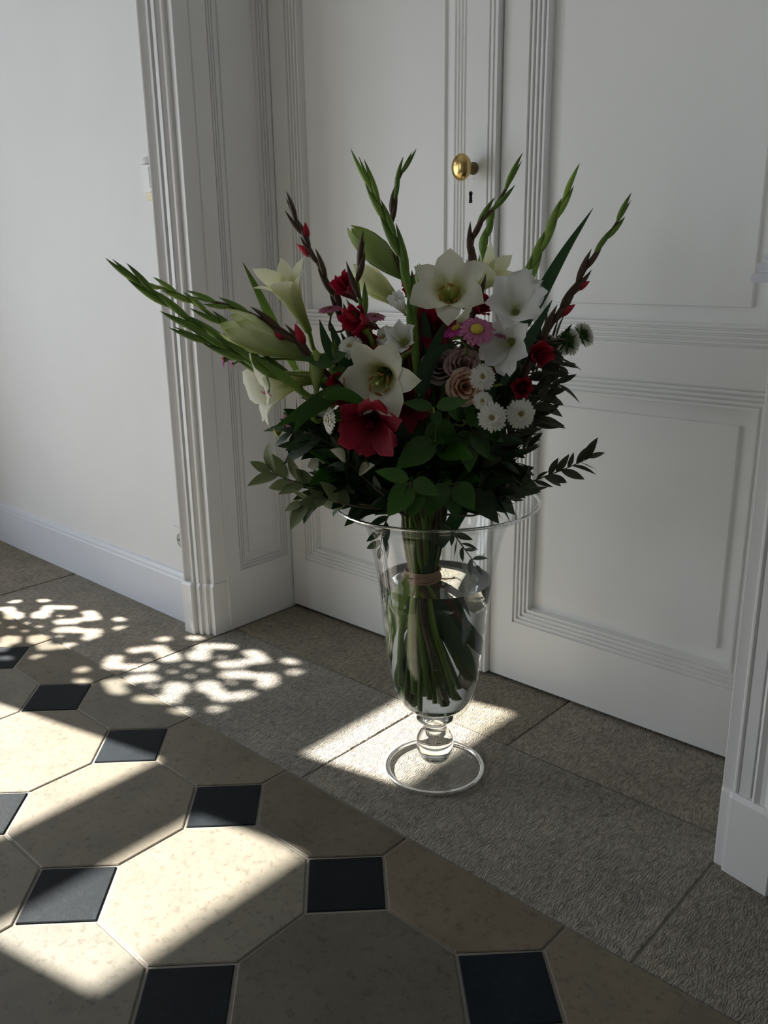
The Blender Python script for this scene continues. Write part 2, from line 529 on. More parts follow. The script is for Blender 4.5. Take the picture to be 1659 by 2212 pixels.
mb.box((WX0, YF - 0.1, WZ1), (WX1, YF, ZC))
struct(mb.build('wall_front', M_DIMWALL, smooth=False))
mb = MB()
mb.box((XL - 0.1, YF - 0.1, ZC), (XR + 0.1, YD + 0.2, ZC + 0.1))
struct(mb.build('ceiling', M_CEIL, smooth=False))

# window wall on the left, with the glazed entrance the sun comes through and openings added for bounced light
ZK = math.sqrt(1 + SUN_K ** 2) * math.tan(SUN_EL)
def opening(xa, xb, ya, yb):
    """the opening in the wall X = XL whose sun patch on the floor spans X xa..xb, Y - K X in ya..yb"""
    return (ya + SUN_K * XL, yb + SUN_K * XL, (xa - XL) * ZK, (xb - XL) * ZK)
holes = [opening(-1.215, -0.955, 1.35, 1.735),
         opening(-1.215, -0.955, 0.675, 1.085),
         opening(-3.30, -1.40, 0.70, 1.20),  # lower end lengthened out of view for more sunlit floor bounce
         opening(-1.957, -1.473, 1.355, 1.735),
         opening(-2.547, -2.063, 1.355, 1.735),
         opening(-3.30, -1.48, 0.02, 0.60),  # added opening, its sun patch out of view bounces light onto wall and door
         opening(-2.75, -1.10, -0.75, -0.10),  # another added opening, lights unseen floor to fill from the left
         ]
ys = sorted({YF, YW} | {v for h in holes for v in h[:2]})
zs = sorted({0, ZC} | {v for h in holes for v in h[2:]})
mb = MB()
TW = 0.035
for a, b_ in zip(ys, ys[1:]):
    for c_, d_ in zip(zs, zs[1:]):
        my, mz = (a + b_) / 2, (c_ + d_) / 2
        if not any(h[0] < my < h[1] and h[2] < mz < h[3] for h in holes):
            mb.box((XL - TW, a, c_), (XL, b_, d_))
wl = struct(mb.build('wall_left', M_WALL, smooth=False))

def grille(h):
    """pierced square panel: bars, lobes and round holes, same in all four quarters"""
    def hole(u, v):
        u, v = u * 1.12, v * 1.12
        def cap(p, a, b, r):
            (x, y), (x0, y0), (x1, y1) = p, a, b
            dx, dy = x1 - x0, y1 - y0
            q = max(0, min(1, ((x - x0) * dx + (y - y0) * dy) / (dx * dx + dy * dy)))
            return (x - x0 - q * dx) ** 2 + (y - y0 - q * dy) ** 2 < r * r
        if (abs(abs(u) - .13) ** 2 + (abs(v) - .13) ** 2) < .052 ** 2: return True
        if abs(u) < abs(v):
            u, v = v, u                          # now |u| >= |v| : u = distance to this side, v = along it
        p = (abs(u), abs(v))
        if cap(p, (1.0, .715), (1.0, .725), .095): return True
        if cap(p, (.47, .215), (.84, .43), .10): return True
        if cap(p, (.86, .36), (.98, .19), .10): return True
        if cap(p, (.47, .215), (.52, .27), .135): return True
        if cap(p, (.62, 0), (.64, 0), .045): return True
        return False
    n = 54
    mb = MB()
    y0, y1, z0, z1 = h
    for k in range(n):
        v = -1 + (k + .5) * 2 / n
        run = None
        for q in range(n + 1):
            u = -1 + (q + .5) * 2 / n
            solid = q < n and not hole(u, v)
            if solid and run is None:
                run = q
            if not solid and run is not None:
                mb.box((XL - 0.016, y0 + (y1 - y0) * run / n, z0 + (z1 - z0) * k / n), (XL - 0.008, y0 + (y1 - y0) * q / n, z0 + (z1 - z0) * (k + 1) / n))
                run = None
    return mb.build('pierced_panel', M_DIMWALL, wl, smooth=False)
grille(holes[3])
grille(holes[4])
for k, h in enumerate(holes):
    if k in (3, 4):
        continue
    la = bpy.data.lights.new('daylight_portal', 'AREA')
    la.shape = 'RECTANGLE'
    la.size, la.size_y = h[3] - h[2], h[1] - h[0]
    la.cycles.is_portal = True
    lo = bpy.data.objects.new('daylight_portal', la)
    lo.location = (XL - TW - 0.005, (h[0] + h[1]) / 2, (h[2] + h[3]) / 2)
    lo.rotation_euler = (0, -math.pi / 2, 0)
    COL.objects.link(lo)

la = bpy.data.lights.new('daylight_portal', 'AREA')
la.shape = 'RECTANGLE'
la.size, la.size_y = WX1 - WX0, WZ1 - WZ0
la.cycles.is_portal = True
lo = bpy.data.objects.new('daylight_portal', la)
lo.location = ((WX0 + WX1) / 2, YF - 0.105, (WZ0 + WZ1) / 2)
lo.rotation_euler = Vector((0, 1, 0)).to_track_quat('-Z', 'Y').to_euler()
COL.objects.link(lo)

# baseboards
def board(name, x0, x1):
    prof = [(YW + 0.001, 0), (YW - 0.012, 0), (YW - 0.012, 0.128), (YW - 0.0095, 0.134), (YW - 0.0095, 0.140), (YW - 0.006, 0.150), (YW + 0.001, 0.154)]
    mb = MB()
    mb.loft([[(x0, y, z) for y, z in prof], [(x1, y, z) for y, z in prof]])
    return struct(mb.build(name, M_SKIRT, smooth=False))
board('baseboard_back', XL, RX0 - 0.092)
board('baseboard_back_right', RX1 + 0.105, XR)

# door casings: moulded architrave with a plinth block
CAS = [(0, 1.362), (0, 1.3195), (0.0015, 1.318), (0.021, 1.318), (0.021, 1.309), (0.024, 1.3065), (0.030, 1.3055), (0.034, 1.302), (0.0365, 1.2985),
       (0.0365, 1.3005), (0.039, 1.3005), (0.039, 1.2965), (0.0505, 1.2955), (0.0515, 1.307), (0.056, 1.307), (0.057, 1.2915), (0.063, 1.290), (0.065, 1.2945),
       (0.070, 1.2975), (0.076, 1.297), (0.0815, 1.292), (0.0825, 1.286), (0.0835, 1.2825), (0.0865, 1.281), (0.090, 1.2825), (0.091, 1.287), (0.091, YW + 0.002)]
PLI = [(0, 1.362), (0, 1.313), (0.004, 1.312), (0.018, 1.3115), (0.0185, 1.303), (0.022, 1.302), (0.034, 1.300), (0.0345, 1.2925), (0.047, 1.2915), (0.049, 1.302),
       (0.0525, 1.302), (0.053, 1.2815), (0.056, 1.279), (0.094, 1.277), (0.095, 1.281), (0.095, YW + 0.002)]
CAS_R = [(0, 1.362), (0, 1.303), (0.0015, 1.3015), (0.020, 1.3015), (0.0205, 1.297), (0.0225, 1.2945), (0.0255, 1.294), (0.028, 1.296), (0.0285, 1.2985), (0.030, 1.2985), (0.0305, 1.2955),
         (0.048, 1.294), (0.0485, 1.303), (0.0535, 1.303), (0.054, 1.287), (0.058, 1.2845), (0.066, 1.288), (0.074, 1.287), (0.080, 1.282), (0.084, 1.2765), (0.090, 1.276), (0.094, 1.279), (0.095, YW + 0.002)]
PLI_R = [(0, 1.362), (0, 1.3005), (0.003, 1.2995), (0.0165, 1.2985), (0.017, 1.2905), (0.022, 1.2885), (0.060, 1.2805), (0.096, 1.2735), (0.099, 1.277), (0.099, YW + 0.002)]
def casing(name, x, sgn, CAS=CAS, PLI=PLI):
    mb = MB()
    zs_ = [0.150, DOOR_TOP + 0.05]
    mb.loft([[(x + sgn * s, y, z) for s, y in CAS] for z in zs_])
    o = struct(mb.build(name, M_TRIM, smooth=True, angle=28))
    mb = MB()
    ins = [(s + (0.001 if s > .05 else 0), min(y + 0.004, 1.362) if y < 1.32 else y) for s, y in PLI]
    mb.loft([[(x + sgn * s, y, 0) for s, y in PLI], [(x + sgn * s, y, 0.142) for s, y in PLI], [(x + sgn * s, y, 0.151) for s, y in ins]])
    mb.build('plinth_block', M_TRIM, o, smooth=False)
    return o
casing('trim_1', RX0, -1)
t2 = casing('trim_2', RX1, 1, CAS_R, PLI_R)
mb = MB()                                        # stepped cap on the inner edge of the near casing
for k, (dx, z0, z1) in enumerate([(0.032, 0.962, 0.975), (0.026, 0.9775, 0.989), (0.016, 0.9915, 1.001)]):
    p = [(RX1 - dx, z0 + .002), (RX1 - dx + .002, z0), (RX1 + 0.05, z0), (RX1 + 0.05, z1), (RX1 - dx + .003, z1), (RX1 - dx, z1 - .003)]
    mb.loft([[(x, 1.284, z) for x, z in p], [(x, 1.316, z) for x, z in p]])
mb.build('stepped_cap', M_SKIRT, t2, smooth=False)
mb = MB()                                        # lintel board closing the recess above the door
mb.box((RX0 - 0.1, 1.29, DOOR_TOP), (RX1 + 0.1, YD + 0.06, DOOR_TOP + 0.06))
struct(mb.build('trim_3', M_TRIM, smooth=False))

# panelled surface pieces. A frame lives in local (a, b, depth): a across, b up, depth into the wall
REED = [(0, 0), (0.0012, 0.003), (0.0045, 0.0035), (0.0055, 0.0005)]
def panel_profile(n=4, w=0.0098, drop=0.018, band=0.028, raise_=0.006, slope=0.0015, gd=0.0058):
    p = []
    for k in range(n):
        e = k * w
        d = k * slope
        p += [(e, d), (e + 0.0007, d + gd), (e + 0.0040, d + gd), (e + 0.0048, d + slope * .8 + .0012), (e + 0.0062, d + slope)]
    e = n * w
    d = n * slope
    p += [(e, d), (e + 0.0022, d + drop), (e + 0.004 + band, d + drop), (e + 0.006 + band, d + drop - raise_)]
    return p
def panel(name, rect, prof, to, mat, parent):
    """moulding stepping inwards from rect, mitred at the corners, and the raised field"""
    a0, b0, a1, b1 = rect
    mb = MB()
    rings = [[to(a0 + e, b0 + e, d), to(a1 - e, b0 + e, d), to(a1 - e, b1 - e, d), to(a0 + e, b1 - e, d)] for e, d in prof]
    mb.loft(rings, True, False)
    n = len(mb.v)
    mb.f.append((n - 4, n - 3, n - 2, n - 1))
    return mb.build(name, mat, parent, smooth=False)
def frame(mb, rect, rects, to, thick=0.04):
    """flat board rect with rectangular holes, as one sheet plus its outer edges"""
    As = sorted({rect[0], rect[2]} | {r[0] for r in rects} | {r[2] for r in rects})
    Bs = sorted({rect[1], rect[3]} | {r[1] for r in rects} | {r[3] for r in rects})
    for a, b_ in zip(As, As[1:]):
        for c_, d_ in zip(Bs, Bs[1:]):
            ma, m_b = (a + b_) / 2, (c_ + d_) / 2
            if not any(r[0] < ma < r[2] and r[1] < m_b < r[3] for r in rects):
                mb.quad(to(a, c_, 0), to(b_, c_, 0), to(b_, d_, 0), to(a, d_, 0))
    a0, b0, a1, b1 = rect
    for (p, q) in (((a0, b0), (a0, b1)), ((a1, b1), (a1, b0)), ((a1, b0), (a0, b0)), ((a0, b1), (a1, b1))):
        mb.quad(to(*p, 0), to(*q, 0), to(*q, thick), to(*p, thick))

# door_1: two leaves
door = struct(bpy.data.objects.new('door_1', None))
link(door)
MEET = -1.150
DZ0 = 0.009
def leaf(x0, x1, y, px0, px1, label):
    to = lambda a, b, d: (a, y + d, b)
    rects = [(px0, 0.160, px1, 0.762), (px0, 0.836, px1, DOOR_TOP - 0.12)]
    mb = MB()
    frame(mb, (x0, DZ0, x1, DOOR_TOP - 0.004), rects, to)
    o = mb.build('door_leaf', M_DOOR, door, smooth=False)
    o['label'] = label
    for r in rects:
        panel('door_panel', r, panel_profile(), to, M_DOOR, o)
    return o
YL, YR = YD - 0.004, YD + 0.012
leafL = leaf(RX0 + 0.003, -1.163, YL, -1.788, -1.220, 'left leaf with the brass knob')
leafR = leaf(-1.137, RX1 - 0.003, YR, -1.076, -0.520, 'right leaf, full panels in view')
mb = MB()                                        # reeded meeting edge, stepping down to the right leaf
prof = [(-1.163, YL), (-1.1622, YL + .004), (-1.1598, YL + .0045), (-1.159, YL + .0008), (-1.153, YL + .0008), (-1.1522, YL + .0048), (-1.1498, YL + .005), (-1.149, YL + .0015), (-1.1425, YL + .0015), (-1.1405, YL + .022), (-1.137, YL + .022), (-1.137, YL + .04), (-1.163, YL + .04)]
mb.loft([[(x, y, z) for x, y in prof] for z in (DZ0, DOOR_TOP - .004)])
mb.build('meeting_strip', M_DOOR, leafL, smooth=False)
# knob
KX, KZ = -1.1985, 1.186
mb = MB()
def lathe_y(mb, cx, cz, y0, prof, sides=28, sx=1, sz=1):
    mb.loft([[(cx + r * sx * math.cos(2 * math.pi * k / sides), y0 - h, cz + r * sz * math.sin(2 * math.pi * k / sides)) for k in range(sides)] for r, h in prof])
lathe_y(mb, KX, KZ, YL, [(0.012, 0.030), (0.020, 0.032), (0.0255, 0.0365), (0.0275, 0.042), (0.0265, 0.047), (0.0225, 0.0515), (0.015, 0.0545), (0.006, 0.0558), (0.0005, 0.056)], 32, 0.86, 1.0)
mb.build('door_knob', M_BRASS, leafL)
mb = MB()
lathe_y(mb, KX, KZ, YL, [(0.013, -0.001), (0.013, 0.002), (0.0095, 0.004), (0.0085, 0.012), (0.0095, 0.024), (0.012, 0.0305)], 20)
M_DKBRASS = simple_mat('dark_brass', (0.16, 0.13, 0.06), 0.45, 1.0)
mb.build('knob_neck', M_DKBRASS, leafL)
mb = MB()
KHX, KHZ = -1.2045, 1.128
mb.loft([[(KHX + 0.0048 * math.cos(2 * math.pi * k / 16), YL - h, KHZ + 0.0075 + 0.0048 * math.sin(2 * math.pi * k / 16)) for k in range(16)] for h in (0, .0006)])
mb.loft([[(KHX - .0032, YL - h, KHZ + .006), (KHX + .0032, YL - h, KHZ + .006), (KHX + .0045, YL - h, KHZ - .012), (KHX - .0045, YL - h, KHZ - .012)] for h in (0, .0006)])
kh = mb.build('keyhole', M_BLACK, leafL, smooth=False)
mb = MB()
for dx in (-0.009, 0.0075):
    mb.loft([[(KHX + dx + .0015 * math.cos(k), YL - h, KHZ + .037 + .0015 * math.sin(k)) for k in range(6)] for h in (0, .0004)])
mb.build('screw_hole', M_RECESS, leafL, smooth=False)

# panelled reveals
def reveal(name, x, sgn):
    to = lambda a, b, d: (x - sgn * d, a, b)
    y0, y1 = 1.3622, YD + 0.03
    rects = [(1.412, 0.165, 1.590, 0.762), (1.412, 0.836, 1.590, DOOR_TOP - 0.12)]
    mb = MB()
    frame(mb, (y0, 0.0, y1, DOOR_TOP), rects, to, 0.03)
    # bead along the front edge
    mb.loft([[(x + sgn * 0.004 * math.sin(a) * 1.0, 1.3665 - 0.004 * math.cos(a), z) for a in [k * math.pi / 6 for k in range(7)]] for z in (0, DOOR_TOP)], False)
    o = struct(mb.build(name, M_TRIM, smooth=False))
    for r in rects:
        panel('jamb_panel', r, panel_profile(3, 0.0085, 0.010, 0.012, 0.004), to, M_TRIM, o)
    return o
reveal('trim_4', RX0, 1)
reveal('trim_5', RX1, -1)

# wall fittings
def rrect(w, h, r, n=5):
    pts = []
    for cx, cz, a0 in ((w - r, h - r, 0), (-w + r, h - r, 90), (-w + r, -h + r, 180), (w - r, -h + r, 270)):
        for k in range(n):
            a = math.radians(a0 + 90 * k / (n - 1))
            pts.append((cx + r * math.cos(a), cz + r * math.sin(a)))
    return pts
def plate(mb, cx, cz, w, h, y0, t, r):
    rings = []
    for (s, d) in ((0, 0), (0, t * .7), (0.002, t)):
        rings.append([(cx + px_ * (1 - s / w), y0 - d, cz + pz * (1 - s / h)) for px_, pz in rrect(w, h, r)])
    mb.loft(rings)
so = thing('wall_socket', 'white electrical socket just above the skirting, half hidden by the door casing', 'socket', (-1.985, YW, 0.205))
mb = MB(); plate(mb, 0, 0.047, 0.036, 0.036, 0, 0.009, 0.005)
mb.build('face_plate', M_PLASTIC, so, smooth=False)
mb = MB()
lathe_y(mb, 0.006, 0.047, -0.0085, [(0.0215, 0.0), (0.0215, 0.0018), (0.0195, 0.0018), (0.019, 0.0006), (0.0005, 0.0006)], 24)
mb.build('socket_recess', M_RECESS, so, smooth=False)
mb = MB()
for dx in (-.0045, .0155):
    lathe_y(mb, dx, 0.047, -0.009, [(0.0024, 0), (0.0024, 0.001), (0.0003, 0.001)], 10)
mb.build('pin_hole', M_BLACK, so, smooth=False)
sw = thing('wall_fitting', 'small white wall fitting with domed cap and yellowed lower end beside the casing', 'wall fitting', (-1.985, YW, 1.150))
mb = MB(); plate(mb, 0, 0.052, 0.019, 0.034, 0, 0.020, 0.006)
mb.build('housing', M_PLASTIC, sw, smooth=False)
mb = MB()
rings = []
for k in range(6):
    a = k / 5 * math.pi / 2
    rings.append([(0.023 * math.cos(a) * math.cos(p) * 1.0, -0.0125 + 0.0125 * math.cos(a) * math.sin(p), 0.090 + 0.014 * math.sin(a)) for p in [2 * math.pi * q / 20 for q in range(20)]])
mb.loft([[(0.0245 * math.cos(p), -0.0130 + 0.0130 * math.sin(p), 0.0865) for p in [2 * math.pi * q / 20 for q in range(20)]]] + rings)
mb.build('domed_cap', M_PLASTIC, sw, smooth=True, angle=40)
mb = MB(); plate(mb, 0.002, 0.012, 0.016, 0.011, 0, 0.016, 0.003)
mb.build('lower_end', M_YELLOWED, sw, smooth=False)
mb = MB(); mb.box((0.010, -0.0215, 0.030), (0.015, -0.018, 0.078))
mb.build('clip', M_PLASTIC, sw, smooth=False)

# ================================================================== VASE
AX = Vector((-0.977, 1.2058, 0))                 # vase axis on the floor
NV = Vector((-0.6295, 0.777, 0))                 # away from the viewer, level
UV = Vector((0.777, 0.6295, 0))                  # across
ZV = Vector((0, 0, 1))
def B(px, py, w=0.0):
    """point of the bouquet seen at photo pixel (px, py), w metres in front of the upright plane through the vase axis"""
    d = FW + RT * ((px - 829.5) / FPX) - UP * ((py - 1106) / FPX)
    return EYE + d * (((AX - EYE).dot(NV) - w) / d.dot(NV))
def D(u, w, z):
    return (UV * u - NV * w + ZV * z).normalized()
PX = 1 / 1150

OUT = [(0.0005, 0.0015), (0.085, 0.0015), (0.0945, 0.0005), (0.0985, 0.002), (0.1003, 0.006), (0.0990, 0.0105), (0.0955, 0.0125), (0.0915, 0.0122), (0.088, 0.0098), (0.070, 0.0135), (0.046, 0.0185), (0.031, 0.0235), (0.0275, 0.0285), (0.0285, 0.033)]
# radius, height: ball stem first, then the outside of the bowl up to the rim and its inside down again
KNOB = [(0.0005, 0.0285), (0.0275, 0.0288), (0.031, 0.035), (0.0348, 0.044), (0.0375, 0.056), (0.0378, 0.066), (0.0352, 0.077), (0.0295, 0.087), (0.0250, 0.0925),
        (0.0235, 0.098), (0.0240, 0.106), (0.0275, 0.112), (0.037, 0.1185), (0.050, 0.1270), (0.0615, 0.140), (0.0705, 0.1545), (0.0775, 0.170), (0.0838, 0.190), (0.0905, 0.225), (0.0952, 0.268),
        (0.1000, 0.318), (0.1045, 0.366), (0.1098, 0.414), (0.1160, 0.455), (0.1225, 0.490), (0.1300, 0.518), (0.1380, 0.536), (0.150, 0.5475), (0.165, 0.5530), (0.180, 0.5585), (0.1895, 0.5655), (0.1925, 0.5690),
        (0.1915, 0.5720), (0.1880, 0.5712), (0.178, 0.5640), (0.164, 0.5585), (0.148, 0.5530), (0.1355, 0.5420), (0.1268, 0.5220), (0.1190, 0.492), (0.1122, 0.455), (0.1060, 0.414), (0.1007, 0.366),
        (0.0962, 0.318), (0.0914, 0.268), (0.0867, 0.225), (0.0798, 0.190), (0.0730, 0.171), (0.0650, 0.157), (0.054, 0.146), (0.040, 0.1385), (0.022, 0.1345), (0.0005, 0.1332)]
INNER = [(z, r) for r, z in reversed(KNOB[29 + 3:])]
def lathe(mb, prof, sides=72):
    mb.loft([[(r * math.cos(2 * math.pi * k / sides), r * math.sin(2 * math.pi * k / sides), z) for k in range(sides)] for r, z in prof])
vase = thing('footed_glass_vase', 'tall clear footed glass vase with flared rim and ball stem holding the bouquet', 'vase', AX)
BOWL = KNOB[13:]
mb = MB(); lathe(mb, [(0.0005, 0.1235), (0.020, 0.1225), (0.036, 0.1195)] + BOWL)
mb.build('bowl', M_THIN, vase)
mb = MB(); lathe(mb, KNOB[:13] + [(0.0365, 0.1185), (0.020, 0.1215), (0.0005, 0.1225)])
mb.build('ball_stem', M_GLASS, vase)
mb = MB(); lathe(mb, OUT)
mb.build('foot', M_THIN, vase)
mb = MB()
def ring(mb, R, z, r, sx=1.0, n=64, m=10):
    rs = [[((R + r * sx * math.cos(2 * math.pi * k / m)) * math.cos(a), (R + r * sx * math.cos(2 * math.pi * k / m)) * math.sin(a), z + r * math.sin(2 * math.pi * k / m)) for k in range(m)] for a in [2 * math.pi * q / n for q in range(n)]]
    mb.loft(rs + [rs[0]], True, False)
ring(mb, 0.1905, 0.5695, 0.0026, 1.2)
mb.build('rim', M_GLASS, vase)
mb = MB()
ring(mb, 0.0965, 0.0062, 0.0052)
mb.build('foot_rim', M_GLASS, vase)
WZ = 0.4135
mb = MB()
ins = sorted([(z, r) for r, z in KNOB[33:] if z < WZ - .002])
rw = interp(sorted([(z, r) for r, z in KNOB[33:]]), WZ)
prof = [(r + 0.0006 if r > 0.001 else r, z - 0.0006) for z, r in ins] + [(rw + 0.0006, WZ + 0.0008), (rw - 0.0030, WZ), (0.0005, WZ)]
lathe(mb, prof)
water = mb.build('water', M_WATER)
water.location = AX
tag(water, 'clear water filling the lower two thirds of the glass vase', 'water')

# ================================================================== BOUQUET PARTS
TIE = B(913, 1243, 0.0)
rb = random.Random(11)

def frame_of(a):
    e1 = a.cross(ZV)
    if e1.length < 1e-3:
        e1 = UV.copy()
    e1.normalize()
    return e1, a.cross(e1).normalized()

def petal_mesh(mb, H, a, phi, L, R, Z, W, wide=1.0, nt=11, nsx=7, ruffle=0.0, seed=0, amax=0.95, cup=0.0):
    e1, e2 = frame_of(a)
    r0 = random.Random(seed)
    ph = r0.uniform(0, 6)
    pts, tt, fs = [], [], []
    for i in range(nt):
        t = i / (nt - 1)
        r, z, w = interp(R, t) * L, interp(Z, t) * L, max(interp(W, t) * L * wide, 0.0004)
        for k in range(nsx):
            s = -1 + 2 * k / (nsx - 1)
            an = max(-amax, min(amax, s * w / max(r, 0.002)))
            rem = s * w - an * max(r, 0.002)
            rr = r - cup * L * s * s * t
            d = e1 * math.cos(phi + an) + e2 * math.sin(phi + an)
            tg = e2 * math.cos(phi + an) - e1 * math.sin(phi + an)
            zz = z + ruffle * L * abs(s) * t * math.sin(ph + t * 6 + s * 2.2)
            rr += ruffle * L * t * math.sin(ph * 2 + s * 2.6 + t * 5) * .6
            pts.append(H + a * zz + d * rr + tg * rem)
            tt.append(t)
    for i in range(nt - 1):
        for k in range(nsx - 1):
            fs.append((i * nsx + k, i * nsx + k + 1, (i + 1) * nsx + k + 1, (i + 1) * nsx + k))
    mb.add(pts, fs, tt)

T5 = (0, .25, .5, .7, .85, 1)
def tab(*v, ts=None):
    ts = ts or [k / (len(v) - 1) for k in range(len(v))]
    return list(zip(ts, v))
LILY_OPEN = (tab(.05, .08, .15, .25, .38, .55, ts=T5), tab(0, .28, .56, .78, .91, .90, ts=T5), [(0, .04), (.25, .095), (.5, .18), (.7, .245), (.85, .225), (.94, .125), (1, 0)])
LILY_HALF = (tab(.05, .08, .13, .19, .27, .42, ts=T5), tab(0, .27, .55, .76, .90, 1.0, ts=T5), [(0, .04), (.25, .09), (.5, .15), (.7, .18), (.85, .14), (.94, .075), (1, 0)])
LILY_LOOSE = (tab(.05, .10, .17, .195, .17, .13, ts=T5), tab(0, .25, .50, .72, .88, 1.0, ts=T5), [(0, .05), (.25, .11), (.5, .17), (.7, .165), (.85, .11), (.94, .06), (1, 0)])
LILY_BUD = (tab(.05, .13, .18, .165, .12, .035, ts=T5), tab(0, .25, .50, .70, .87, 1.0, ts=T5), [(0, .04), (.25, .09), (.5, .118), (.7, .108), (.85, .075), (.94, .04), (1, 0)])
GLAD_OPEN = (tab(.07, .13, .25, .42, .58, .70, ts=T5), tab(0, .32, .62, .84, .97, 1.0, ts=T5), [(0, .05), (.25, .13), (.5, .26), (.7, .35), (.85, .36), (.95, .27), (1, .11)])
GLAD_HALF = (tab(.07, .15, .24, .30, .34, .40, ts=T5), tab(0, .28, .56, .76, .90, 1.0, ts=T5), [(0, .05), (.25, .13), (.5, .22), (.7, .26), (.85, .22), (.95, .13), (1, .03)])

def stem_pts(H, away, short=False, drop=0.09):
    """from the head down through the tie and out into the water"""
    r = H - TIE
    lat = Vector((r.x, r.y, 0))
    dl = lat.normalized() if lat.length > 1e-4 else UV
    q = rb.uniform(0.3, 1.0) * 0.0235
    an = rb.uniform(-0.9, 0.9)
    off = Vector((dl.x * math.cos(an) - dl.y * math.sin(an), dl.x * math.sin(an) + dl.y * math.cos(an), 0)) * q
    up = TIE + off * 1.05 + dl * min(lat.length, 0.05) * .35 + ZV * 0.10
    zb = rb.uniform(0.152, 0.195) if not short else TIE.z - rb.uniform(.03, .11)
    rmax = interp(sorted([(z, r_) for r_, z in KNOB[33:]]), zb) - 0.016
    spin = rb.uniform(0.5, 1.2)
    bo = Vector((-dl.x * math.cos(spin) + dl.y * math.sin(spin), -dl.x * math.sin(spin) - dl.y * math.cos(spin), 0))
    bot = Vector((AX.x, AX.y, zb)) + bo * rmax * rb.uniform(0.45, 1.0) if not short else TIE + off * .9 + bo * rb.uniform(.0, .03) + ZV * (zb - TIE.z)
    core = lerp(Vector((TIE.x, TIE.y, max(up.z + .02, H.z - .07))), H, .42)
    pts = [H, H - away * min(drop, (H - up).length * .3) * .6, core, up, TIE + off, bot]
    return pts, bot

def make_stem(root, pts, r0, r1, mat, sides=7, n=26, name='stem'):
    sp = spline(pts, n)
    mb = MB()
    mb.tube(sp, [lerp(r0, r1, k / (n - 1)) for k in range(n)], sides)
    return mb.build(name, mat, root, base=root.location)

def start(name, label, cat, H, away, r0, r1, mat, group=None, drop=.09, stem=True):
    pts, bot = stem_pts(H, away, short=r1 < .003, drop=drop)
    root = thing(name, label, cat, bot, group)
    if stem:
        make_stem(root, pts, r0, r1, mat if r1 >= .003 else rb.choice([M_STEM, M_GLADBROWN, M_WOODSTEM, M_GLADGREEN]))
    return root

def petals(root, parent, H, a, prof, L, mat, n=6, roll=0.0, ruffle=0.0, seed=0, wide=(1.0, .82), dz=0.0, name='petal', amax=.95, cup=0, nt=11, nsx=7):
    for k in range(n):
        mb = MB()
        R, Z, W = prof
        odd = k % 2
        rr = [(t, v * (1.0 if not odd else 1.06)) for t, v in R]
        j = 1 + random.Random(seed * 31 + k).uniform(-.07, .07)
        petal_mesh(mb, H - a * (0.002 if odd else 0), a, roll + k * 2 * math.pi / n, L * j, rr, Z, W, wide[odd], nt, nsx, ruffle, seed * 17 + k, amax, cup)
        mb.build(name, mat, parent, base=root.location)

def lily(label, tip, base, w_tip, w_base, prof, roll=0.0, mat=None, stamens=False, k=1.0, seed=0, cat='lily', smat=None, axis=None, L=None, name='lily'):
    """lily whose trumpet runs from pixel base to pixel tip"""
    H = B(*base, w_base)
    if axis is not None:
        a = D(*axis)
    else:
        v = B(*tip, w_tip) - H
        a, L = v.normalized(), v.length * k
    root = start(name, label, cat, H, a, 0.0042, 0.0042, smat or M_STEM)
    petals(root, root, H, a, prof, L, mat or M_LILY, roll=roll, seed=seed, ruffle=0.012 if prof is LILY_OPEN else 0.006, wide=(1.06, .80) if prof is LILY_OPEN else (1.0, .85))
    if stamens:
        e1, e2 = frame_of(a)
        for q in range(6):
            ph = q * math.pi / 3 + .4
            d = e1 * math.cos(ph) + e2 * math.sin(ph) - ZV * 0.55
            P0, P1 = H + a * L * .1, H + a * L * .74 + d * L * .13
            mb = MB(); mb.tube(spline([P0, lerp(P0, P1, .5) - d * .004, P1], 6), 0.0010, 5)
            fl = mb.build('filament', M_FILAMENT, root, base=root.location)
            mb = MB()
            x = (e1 * math.cos(ph + 1.3) + e2 * math.sin(ph + 1.3))
            mb.tube([P1 - x * .007, P1 - x * .004, P1, P1 + x * .004, P1 + x * .007], [0.0006, 0.0019, 0.0022, 0.0019, 0.0006], 6)
            mb.build('anther', M_ANTHER, fl, base=root.location)
        P0, P1 = H + a * L * .1, H + a * L * .84 - ZV * L * .05
        mb = MB(); mb.tube([P0, lerp(P0, P1, .5), P1 - a * .004, P1, P1 + a * .002], [.0014, .0014, .0016, .0032, .0012], 6)
        mb.build('pistil', M_FILAMENT, root, base=root.location)
    return root

def floret(root, P, a, R, mat, prof=None, roll=0.0, seed=0, throat=None):
    """gladiolus floret: a short tube with six ruffled petals as its sub-parts"""
    prof = prof or GLAD_OPEN
    L = R / (prof[0][-1][1] if prof is GLAD_OPEN else .58)
    mb = MB()
    e1, e2 = frame_of(a)
    base = P - a * L * .75
    mb.tube([base - a * L * .25, base, base + a * L * .2], [L * .05, L * .075, L * .11], 8)
    f = mb.build('floret', throat or (M_FILAMENT if mat is M_WHITE else mat), root, base=root.location)
    petals(root, f, base, a, prof, L, mat, roll=roll, ruffle=0.085, seed=seed, wide=(1.0, .8), nt=11, nsx=9)
    mb = MB()
    for q in (-1, 0, 1):
        d = (e1 * q * .5 + e2 * .3)
        mb.tube([base + a * L * .15, base + a * L * .5 + d * L * .06, base + a * L * .8 + d * L * .14], [L * .012, L * .012, L * .018], 5)
    mb.build('stamens', M_FILAMENT if mat is M_WHITE else mat, f, base=root.location)
    return f

